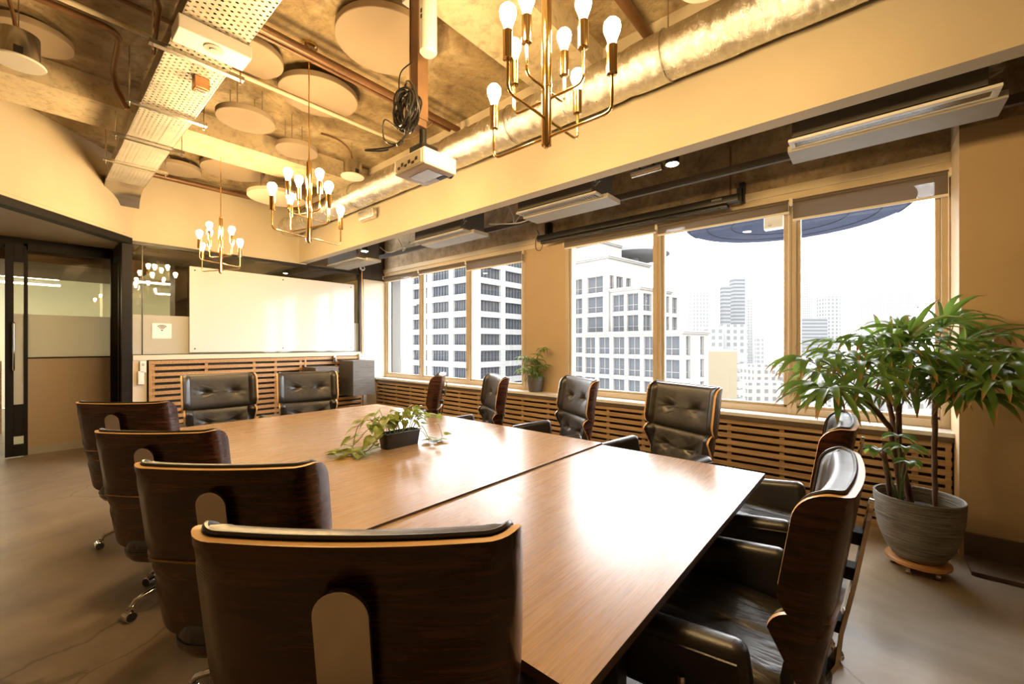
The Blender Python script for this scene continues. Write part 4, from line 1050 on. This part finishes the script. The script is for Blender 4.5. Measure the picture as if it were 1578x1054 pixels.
def frond(parent, start, center, normal, sz, nl, rnd, wide=.036):
    """petiole from the cane to the hand, then leaflets fanned around the hand"""
    s0, c = Vector(start), Vector(center); b = MB()
    mid = (s0+c)/2+Vector((0, 0, .05*min(1, (c-s0).length*3)))
    b.tube([s0, mid, c], [.0045, .0035, .0028], 6, mi=2)
    out = (c-s0); out.z = max(out.z*.3, -.02); out = out.normalized() if out.length > 1e-3 else Vector((1, 0, 0))
    side = out.cross(Vector((0, 0, 1))).normalized(); upv = Vector(normal).normalized()
    for k in range(nl):
        a = R(-118+236*k/(nl-1))+rnd.uniform(-.07, .07)
        d = out*cos(a)+side*sin(a); d = (d*1.0+upv*rnd.uniform(.0, .30)).normalized()
        leaflet(b, c, d, upv, sz*rnd.uniform(.82, 1.08)*(1-.18*abs(sin(a/2))), wide*rnd.uniform(.8, 1.15), rnd.uniform(.26, .58))
    b.v = [(x, min(y, lim_y-.0+.004*sin(x*90)), z) for x, y, z in b.v]
    return b.build('frond', ['palm_leaf', 'palm_tip', 'petiole'], parent, smooth=60)
rnd = random.Random(4)
PX, PY = .215, 3.655; lim_y = YC-.02-PY
dolly = thing('plant_dolly', 'round striped acacia wood dolly on casters under the big pot', 'plant stand', (PX, PY, 0))
MB().lathe([(0, .052), (.150, .052), (.155, .056), (.155, .072), (.150, .0755), (0, .0755)], n=48).build('dolly_disc', 'acacia', dolly)
for k in range(5):
    a = 2*pi*k/5+.5; x, y = cos(a)*.115, sin(a)*.115
    MB().cyl((x-.010, y, .021), (x+.010, y, .021), .021, n=16).cyl((x, y, .03), (x, y, .052), .012, n=10).build('caster', 'steel', dolly)
palm = thing('potted_palm', 'large bushy fan palm in a round ribbed grey stone bowl', 'plant', (PX, PY, .076))
MB().lathe([(0, 0), (.095, 0), (.12, .012), (.158, .07), (.190, .16), (.208, .27), (.214, .365), (.214, .392), (.210, .396), (.202, .392), (.199, .33), (.195, .29)], n=72).build('pot', 'ribbed_stone', palm)
MB().lathe([(.196, .30), (.13, .315), (0, .325)], n=40).build('soil', 'soil', palm)
def cane(b_pts, r0, r1):
    b = MB(); pts = [Vector(p) for p in b_pts]; seg = []
    for i in range(len(pts)-1):
        for k in range(8):
            seg.append(pts[i].lerp(pts[i+1], k/8)+Vector((rnd.uniform(-.0018, .0018), rnd.uniform(-.0018, .0018), 0)))
    seg.append(pts[-1]); n = len(seg)
    b.tube(seg, [(r0+(r1-r0)*i/n)*(1+.13*((i % 3) == 0)) for i in range(n)], 10)
    return b.build('cane', 'dry_stem', palm)
def L(px, py, t_):      # point of the place in the palm's own frame
    p = at(px, py, t_); return (p.x-PX, p.y-PY, p.z-.076)
canes = [[(-.07, -.02, .30), L(1372, 660, 2.50), L(1333, 612, 2.42)], [(-.02, -.04, .30), L(1385, 690, 2.52), L(1385, 622, 2.46)],
         [(-.03, .08, .30), L(1376, 650, 2.75), L(1366, 600, 2.75)], [(.08, .03, .30), L(1440, 690, 2.62), L(1441, 612, 2.58)], [(-.12, .0, .30), L(1362, 700, 2.45), L(1364, 684, 2.4)]]
for c in canes: cane(c, .0125, .0145)
# hands of the palm: (px, py, distance, size, leaflets, from which cane)
hands = [(1278, 598, 2.12, .25, 10, 0), (1247, 556, 2.30, .25, 9, 0), (1298, 548, 2.42, .25, 9, 0), (1330, 560, 2.28, .27, 9, 0), (1300, 528, 2.62, .24, 8, 2), (1345, 520, 2.55, .27, 9, 2),
         (1340, 580, 2.16, .23, 8, 0), (1385, 506, 2.60, .25, 8, 1), (1392, 545, 2.30, .28, 9, 1), (1372, 565, 2.45, .25, 9, 1), (1405, 572, 2.18, .25, 8, 1), (1386, 586, 2.62, .22, 7, 2),
         (1420, 515, 2.75, .26, 9, 3), (1450, 505, 2.55, .28, 9, 3), (1440, 548, 2.30, .29, 9, 3), (1460, 572, 2.20, .27, 9, 3), (1478, 530, 2.55, .29, 9, 3), (1490, 566, 2.20, .27, 9, 3),
         (1505, 592, 2.05, .24, 9, 3), (1518, 548, 2.35, .28, 9, 3), (1552, 562, 2.05, .24, 8, 3), (1470, 498, 2.70, .24, 8, 3), (1425, 590, 2.45, .24, 8, 3), (1545, 590, 1.95, .22, 8, 3), (1525, 520, 2.5, .24, 8, 3),
         (1362, 540, 2.75, .25, 8, 2), (1265, 575, 2.5, .22, 8, 0), (1320, 600, 2.4, .20, 7, 0), (1412, 560, 2.6, .26, 9, 1), (1500, 540, 2.7, .26, 9, 3),
 (1258, 592, 2.25, .24, 8, 0), (1290, 612, 2.2, .22, 8, 0), (1310, 575, 2.5, .26, 9, 0), (1355, 556, 2.35, .28, 9, 0), (1375, 535, 2.65, .27, 9, 2), (1400, 528, 2.45, .28, 9, 1), (1432, 530, 2.55, .28, 9, 3), (1455, 590, 2.3, .24, 8, 3), (1475, 555, 2.45, .28, 9, 3), (1498, 575, 2.35, .27, 9, 3), (1530, 575, 2.15, .26, 9, 3), (1560, 545, 2.2, .22, 8, 3), (1512, 612, 2.1, .22, 8, 3), (1480, 606, 2.15, .23, 8, 3), (1408, 600, 2.3, .22, 8, 1), (1350, 600, 2.5, .20, 8, 2)]
for px, py, t_, sz, nl, ci in hands:
    t_ = min(t_, 3.86/ray(px, py)[1]); sz *= 1.2
    nl += 2
    c = Vector(L(px, py, t_)); top = Vector(canes[ci][2]); s0 = top+Vector((0, 0, rnd.uniform(-.05, .12)))
    lim = YC-.03-PY
    nrm = (rnd.uniform(-.25, .25), -.35+rnd.uniform(-.2, .2), .9)
    frond(palm, s0, c, nrm, sz, nl, rnd)
for px, py, t_, ci in ((1367, 490, 2.6, 1), (1394, 488, 2.6, 1), (1385, 500, 2.5, 1), (1480, 500, 2.5, 3)):   # young upright spears
    b = MB(); c = Vector(L(px, py+45, t_)); top = Vector(canes[ci][2]); b.tube([top, (top+c)/2, c], .004, 6, mi=2)
    leaflet(b, c, (rnd.uniform(-.2, .2), rnd.uniform(-.2, .2), 1), (0, -1, .2), .17, .034, .03, 0); leaflet(b, c, (rnd.uniform(-.9, .9), rnd.uniform(-.5, .2), 1), (0, -1, .2), .19, .036, .22)
    b.build('frond', ['palm_leaf', 'palm_tip', 'petiole'], palm, smooth=60)
for (px, py, t_, sz) in ((1385, 672, 2.35, .13), (1352, 692, 2.35, .12), (1395, 690, 2.3, .14), (1400, 712, 2.35, .10)):  # low suckers
    frond(palm, Vector((-.08, -.05, .30)), L(px, py, t_), (0, -.3, 1), sz, 5, rnd, .045)

sp = onZ(825, 601, .786); sp = Vector((onY(825, 600, 4.40).x, 4.40, .786))
lim_y = YG-.10-sp.y
small = thing('potted_palm', 'small fan palm in a dark grey tapered pot on the window sill', 'plant', tuple(sp))
MB().lathe([(0, 0), (.075, 0), (.090, .01), (.112, .12), (.114, .205), (.112, .212), (.105, .212), (.102, .18)], n=40).build('pot', 'pot_small', small)
MB().lathe([(.103, .185), (0, .195)], n=24).build('soil', 'soil', small)
rnd = random.Random(9)
tops = []
for x, y, h in ((-.03, -.01, .30), (.03, .0, .36), (.0, .02, .42), (.05, -.02, .26)):
    MB().tube([(x*.6, y, .18), (x, y, .26), (x*1.3, y, h)], .006, 8).build('cane', 'dry_stem', small); tops.append(Vector((x*1.3, y, h)))
for k in range(22):
    a = 2*pi*k/22*2.4; r_ = rnd.uniform(.03, .17); s0 = tops[k % 4]
    c = s0+Vector((cos(a)*r_*1.1-.01, sin(a)*r_*.35-.05, rnd.uniform(-.06, .20)))
    frond(small, s0, c, (0, -.3, 1), rnd.uniform(.12, .19), 6, rnd, .026)
# ------------------------------------------------------------------ outside: towers
def vplane(px, py, o, u):
    """hit of a view ray with the vertical plane through o along u; returns (distance along u, height)"""
    d = ray(px, py); det = d[0]*(-u[1])+u[0]*d[1]
    t_ = (o[0]*(-u[1])+u[0]*o[1])/det
    p = (d[0]*t_, d[1]*t_); return ((p[0]-o[0])*u[0]+(p[1]-o[1])*u[1], HE+d[2]*t_)
GZ = -60
def grid_face(b, x0, x1, z0, z1, holes, depth, ax):
    """a wall face with rectangular recesses; ax maps (s, depth, z) to a point"""
    xs = sorted({x0, x1, *[h[0] for h in holes], *[h[1] for h in holes]}); zs = sorted({z0, z1, *[h[2] for h in holes], *[h[3] for h in holes]})
    def inside(x, z): return any(h[0] < x < h[1] and h[2] < z < h[3] for h in holes)
    for i in range(len(xs)-1):
        for j in range(len(zs)-1):
            xm, zm = (xs[i]+xs[i+1])/2, (zs[j]+zs[j+1])/2
            if not inside(xm, zm): b.add([ax(xs[i], 0, zs[j]), ax(xs[i+1], 0, zs[j]), ax(xs[i+1], 0, zs[j+1]), ax(xs[i], 0, zs[j+1])], [(0, 1, 2, 3)])
    for a, c, e, f in holes:
        P4 = [(a, e), (c, e), (c, f), (a, f)]
        for k in range(4):
            p, q_ = P4[k], P4[(k+1) % 4]; b.add([ax(p[0], 0, p[1]), ax(q_[0], 0, q_[1]), ax(q_[0], depth, q_[1]), ax(p[0], depth, p[1])], [(0, 1, 2, 3)])
def window_unit(name, w, h, n, mrows, mats, ax, parent):
    pass
def bays(parent, holes, depth, org, u, v, npan, glass_m='glass_grey', frame_m='concrete_white', rail=False):
    """each window is a part (thin frame) with its glass as a sub-part; identical windows share meshes"""
    cache = {}
    for a, c, e, f in holes:
        key = (round(c-a, 1), round(f-e, 1))
        if key not in cache:
            w, h = c-a, f-e; b = MB(); g = MB()
            for k in range(npan+1): x = w*k/npan; b.box(max(0, x-.035), min(w, x+.035), -.12, .05, 0, h)
            b.box(0, w, -.1, .05, 0, .08).box(0, w, -.1, .05, h-.08, h)
            if rail: b.box(0, w, -.1, .05, h*.33, h*.33+.08)
            g.box(0, w, .05, .1, 0, h)
            fo = b.build('window', frame_m, parent); go = g.build('pane', glass_m, fo); cache[key] = (fo, go)
        else:
            f0, g0 = cache[key]; fo = f0.copy(); COL.objects.link(fo); fo.parent = parent; go = g0.copy(); COL.objects.link(go); go.parent = fo
        p = Vector((org[0]+u[0]*a+v[0]*depth, org[1]+u[1]*a+v[1]*depth, e)); fo.location = p-parent.location; fo.rotation_euler = (0, 0, atan2(u[1], u[0]))
# white gridded office block in the first window group
A0 = (-63.0, 60.0)
blk = thing('office_block', 'white concrete office block with a grid of recessed windows, filling the first windows', 'building', (A0[0], A0[1], 0))
u1, v1 = (1, 0), (0, 1)
cols = []
for pa, pb in ((634, 646), (648, 658), (665, 691), (698, 718.5)): cols.append((vplane(pa, 500, A0, u1)[0], vplane(pb, 500, A0, u1)[0]))
cols[0] = (cols[2][0]-2*7.4, cols[2][0]-7.4-1.6); cols[1] = None
cols = [(cols[2][0]-7.3*1, cols[2][0]-1.6), cols[2], cols[3]]
rows = [(12.06+3.62*k, 14.45+3.62*k) for k in range(-7, 3)]
hl = [(a, c, e, f) for a, c in cols for e, f in rows]
b = MB(); ax = lambda s, d, z: (s, d, z)
xl = cols[0][0]-.7
grid_face(b, xl, 0, GZ, 26, hl, .9, ax)
fr = []
for pa, pb in ((741, 772), (779, 809)): fr.append((vplane(pa, 500, A0, (0, 1))[0], vplane(pb, 500, A0, (0, 1))[0]))
wd = fr[0][1]-fr[0][0]; st = fr[1][0]-fr[0][0]
fr = [(fr[0][0]+st*k, fr[0][0]+st*k+wd) for k in range(3)]
hr = [(a, c, e, f) for a, c in fr for e, f in rows]
ay = lambda s, d, z: (-d, s, z)
grid_face(b, 0, 30, GZ, 26, hr, .9, ay)
b.add([(xl, 0, GZ), (xl, 30, GZ), (xl, 30, 26), (xl, 0, 26), (0, 30, GZ), (0, 30, 26), (0, 0, 26)], [(0, 1, 2, 3), (1, 4, 5, 2), (3, 2, 5, 6)])
b.build('wall', 'concrete_white', blk, smooth=0)
bays(blk, hl, .75, A0, (1, 0), (0, 1), 6, 'glass_grey', 'dark_sash')
bays(blk, hr, .75, A0, (0, 1), (-1, 0), 6, 'glass_grey', 'dark_sash')
MB().box(-.55, .25, -.25, .0, GZ, 26).build('pilaster', 'concrete_white', blk)

# stepped cream tower
D1 = ray(226, HY); D2 = ray(1556, HY); u = Vector((-D1[0], -D1[1])).normalized(); v = Vector((-u.y, u.x))
O2 = at(985.5, 500, 80); O2 = (O2.x, O2.y)
tw = thing('stepped_tower', 'cream stone tower stepping down in three tiers, seen beside the ochre pier', 'building', (O2[0], O2[1], 0))
def tier(px_l, px_c, voff, py_top, cols_px, side_px, back, tops, hgt, lab):
    # corner: point at column px_c on the plane v = voff
    o = (O2[0]+v.x*voff, O2[1]+v.y*voff); sc = vplane(px_c, HY, o, u)[0]; c = (o[0]+u.x*sc, o[1]+u.y*sc)
    zt = vplane(px_c, py_top, c, u)[1]; xl = vplane(px_l, HY, c, u)[0]
    cs = [(vplane(a, HY, c, u)[0], vplane(b_, HY, c, u)[0]) for a, b_ in cols_px]
    ss = [(vplane(a, HY, c, v)[0], vplane(b_, HY, c, v)[0]) for a, b_ in side_px]
    rw = [(z-hgt, z) for z in tops if z < zt-.5]
    b = MB(); off = Vector((c[0]-O2[0], c[1]-O2[1]))
    axf = lambda s, d, z: (off.x+u.x*s+v.x*d, off.y+u.y*s+v.y*d, z); axs = lambda s, d, z: (off.x+v.x*s-u.x*d, off.y+v.y*s-u.y*d, z)
    hf = [(a, b_, e, f) for a, b_ in cs for e, f in rw]; hs = [(a, b_, e, f) for a, b_ in ss for e, f in rw]
    grid_face(b, xl, 0, GZ, zt, hf, .5, axf); grid_face(b, 0, back, GZ, zt, hs, .5, axs)
    b.add([axf(xl, 0, zt), axf(0, 0, zt), axf(0, back, zt), axf(xl, back, zt), axf(xl, back, GZ), axf(xl, 0, GZ), axf(0, back, GZ)], [(0, 1, 2, 3), (0, 3, 4, 5), (3, 2, 6, 4)])
    # cornice
    for dz, pr in ((-.55, .35), (-.25, .6)):
        P8 = []
        for z in (zt+dz, zt+dz+.30): P8 += [axf(xl, -pr, z), axf(pr, -pr, z), axf(pr, back, z), axf(xl, back, z)]
        b.add(P8, [(3, 2, 1, 0), (4, 5, 6, 7), (0, 1, 5, 4), (1, 2, 6, 5), (2, 3, 7, 6), (3, 0, 4, 7)])
    b.build(lab, 'stone_cream', tw, smooth=0)
    bays(tw, hf, .42, c, u, v, 2, 'glass_grey', 'stone_cream', True); bays(tw, hs, .42, c, v, (-u.x, -u.y), 2, 'glass_grey', 'stone_cream', True)
T = [15.5-4.2*k for k in range(7)]
tier(850, 937.5, -.6, 393.5, [(865.5, 873), (881.5, 897), (905, 929)], [(939.5, 946), (950, 960), (965, 972)], 16, [19.0]+T, 3.4, 'wall')
tier(938, 986, 0, 441, [(944, 961.5), (966, 983.5)], [(991.5, 1004), (1026, 1031), (1036, 1044)], 12, T[1:], 3.4, 'wall')
tier(900, 1052, -2.2, 509, [(901.5, 917), (922.5, 939), (944.5, 962), (967.5, 986), (992, 1008), (1021, 1047)], [(1057, 1064), (1079, 1085)], 10, [2.8-4.1*k for k in range(4)], 3.4, 'wall')
tier(850, 925, 3, 370, [(868, 882), (889, 900), (905, 920)], [(928, 934)], 8, [20.5], 2.0, 'wall')

# beige block with balconies, and far towers
def far_block(name, lb, cat, pxl, pxr, pyt, dist, mat_, depth=None, pybot=None):
    a = at(pxl, HY, dist); c = at(pxr, HY, dist*1.0); zt = HE+(HY-pyt)/FPX*dist
    w = (c-a).length; dr = (c-a).normalized(); ang = atan2(dr.y, dr.x); depth = depth or w*.8
    t_ = thing(name, lb, cat, ((a.x+c.x)/2, (a.y+c.y)/2, GZ), ang)
    b = MB().box(-w/2, w/2, 0, depth, 0, zt-GZ)
    b.build('tower_wall', mat_, t_, smooth=0)
    return t_, w, depth, zt
t, w, dp, zt = far_block('apartment_block', 'blank beige apartment block with stacked balconies on its side', 'building', 1088, 1136, 541.5, 150, 'beige_render', 12)
b = MB()
for k in range(7): z = zt-GZ-1.5-k*3.1; b.box(w/2, w/2+3.4, .5, 11.5, z-1.4, z).box(w/2, w/2+.1, .5, 11.5, z-3.1, z-1.4)
b.build('balcony', 'concrete_white', t, smooth=0)
b = MB()
for k in range(7): z = zt-GZ-1.5-k*3.1; b.box(w/2+.1, w/2+.6, 1.5, 10.5, z-3.0, z-1.45)
b.build('balcony_glazing', 'glass_grey', t, smooth=0)
b = MB().box(-w/2, w/2, 0, 12, zt-GZ, zt-GZ+.6); b.build('parapet', 'concrete_white', t)
far = [('skyscraper', 'banded grey high-rise, tallest of the hazy skyline', 1131, 1149, 427, 420, 'facade_bands'),
 ('skyscraper', 'slimmer banded high-rise touching the tallest one', 1114, 1126, 440, 400, 'facade_bands'),
 ('skyscraper', 'broad pale high-rise just beyond the cream stepped tower', 1066, 1092, 450, 380, 'facade_fine'),
 ('office_tower', 'mid-height gridded tower below the tallest high-rise', 1116, 1152, 500, 260, 'facade_grid'),
 ('office_tower', 'gridded block directly above the beige apartment block', 1086, 1115, 502, 250, 'facade_grid'),
 ('skyscraper', 'faint narrow tower seen low beyond the banded pair', 1153, 1161, 462, 520, 'facade_fine'),
 ('office_tower', 'small stepped hazy tower near the thick window post', 1168, 1180, 518, 330, 'facade_fine'),
 ('skyscraper', 'faint needle-like high-rise just past the thick window post', 1239, 1247, 420, 620, 'facade_fine'),
 ('skyscraper', 'lower shoulder tower beside the faint needle-like high-rise', 1229, 1252, 457, 600, 'facade_fine'),
 ('skyscraper', 'speckled high-rise seen between the window post and the palm top', 1272, 1296, 456, 450, 'facade_grid'),
 ('office_tower', 'wide pale slab right behind the tips of the palm fronds', 1233, 1275, 490, 430, 'facade_bands'),
 ('skyscraper', 'very faint broad tower above the middle of the palm', 1360, 1410, 447, 900, 'facade_fine'),
 ('low_block', 'low white flat-roofed block near the window post', 1160, 1206, 562, 210, 'facade_low'),
 ('low_block', 'long low block with small windows under the skyline', 1152, 1215, 590, 185, 'facade_low'),
 ('low_block', 'low white building seen below the fan of palm leaves', 1230, 1290, 560, 230, 'facade_low'),
 ('low_block', 'stone-coloured block visible between the palm canes', 1345, 1385, 592, 150, 'facade_low'),
 ('low_block', 'gabled pale block seen to the side of the last palm cane', 1395, 1450, 600, 140, 'facade_low'),
 ('low_block', 'long pale terrace far below the palm canopy', 1290, 1470, 570, 260, 'facade_low')]
for nm, lb, a, c, py, ds, m_ in far: far_block(nm, lb, 'building', a, c, py, ds, m_)
tag(MB().lathe([(0, .3), (7, .0), (8.5, .8), (8.2, 1.6), (0, 2.2)], n=48).cyl((0, 0, -8), (0, 0, .2), 1.2).build('roof_dish', 'glass_pale', loc=tuple(at(977, 400, 105))), 'pale round dish on a roof beyond the cream stepped tower', 'dish')
SB('ground_city', -1500, 1500, 30, 3000, GZ-1, GZ, 'city_ground', 'pale hazy city ground far below')
# round blue disc on facade arms, standing in for a shape in the panes
cc = (-.98, 6.95); Rc = 2.55
t = thing('round_blue_disc', 'round dark blue disc outside, standing in for a shape in the panes', 'canopy', (-1.0, 7.6, 3.30))
MB().lathe([(0, 0.0), (1.36, .0), (1.43, .03), (1.45, .08), (1.42, .12), (0, .24)], n=96).build('disc_plate', 'blue_disc', t)
b = MB()
for rr_ in (.75, 1.1, 1.38): b.tube([(cos(a)*rr_, sin(a)*rr_, -.004) for a in [2*pi*i/72 for i in range(72)]], .007, 5, closed=True)
b.build('rim_ring', 'dark_sash', t)
MB().box(-.05, .05, -2.55, 0, .22, .36).box(.6, .68, -2.55, -.1, .15, .22).box(-.68, -.6, -2.55, -.1, .15, .22).build('support_arm', 'steel', t)
p = onY(1193, 344, YG+.35)
t = thing('sensor_box', 'white weatherproof box outside the window beside the thick post', 'sensor box', (p.x, YG+.35, p.z))
MB().rbox(-.085, .085, -.04, .04, -.062, .062, .012).build('box_body', 'white_plastic', t)
MB().cyl((-.03, -.045, -.02), (-.03, -.03, -.02), .016, n=16).build('lens', 'steel', t)
MB().box(-.02, .02, -.02, .02, .06, .55).build('box_bracket', 'steel', t)
SB('wall_facade', XW-3, XR+3, YG+.2, YG+.5, 2.84, 6.0, 'concrete_white', 'outer wall above the windows')
SB('wall_facade', XW-3, XR+3, YG+.2, YG+.4, -3, .70, 'concrete_white', 'outer wall below the windows')
SB('wall_facade', XW-3, XW-.1, YG+.2, YG+.4, .70, 2.84, 'concrete_white')

# ------------------------------------------------------------------ light
w = bpy.data.worlds.new('world'); scn.world = w; w.use_nodes = True
nt = w.node_tree; bg = nt.nodes['Background']; bg.inputs[0].default_value = (.97, .985, 1.0, 1); bg.inputs[1].default_value = 13.0
# daylight portals help sample the windows
for k, (x0, x1) in enumerate([]):
    ld = bpy.data.lights.new('portal', 'AREA'); ld.shape = 'RECTANGLE'; ld.size = x1-x0; ld.size_y = ZT-ZS; ld.cycles.is_portal = True
    lo = bpy.data.objects.new('portal', ld); COL.objects.link(lo); lo.location = ((x0+x1)/2, YG+.06, (ZS+ZT)/2); lo.rotation_euler = (R(-90), 0, 0)
# ceiling pendant lights over the part of the room behind the viewer
scn.cycles.use_denoising = True
scn.cycles.max_bounces = 8; scn.cycles.diffuse_bounces = 5; scn.cycles.glossy_bounces = 4; scn.cycles.transparent_max_bounces = 16; scn.cycles.transmission_bounces = 6
scn.cycles.sample_clamp_indirect = 6.0; scn.cycles.caustics_reflective = False; scn.cycles.caustics_refractive = False
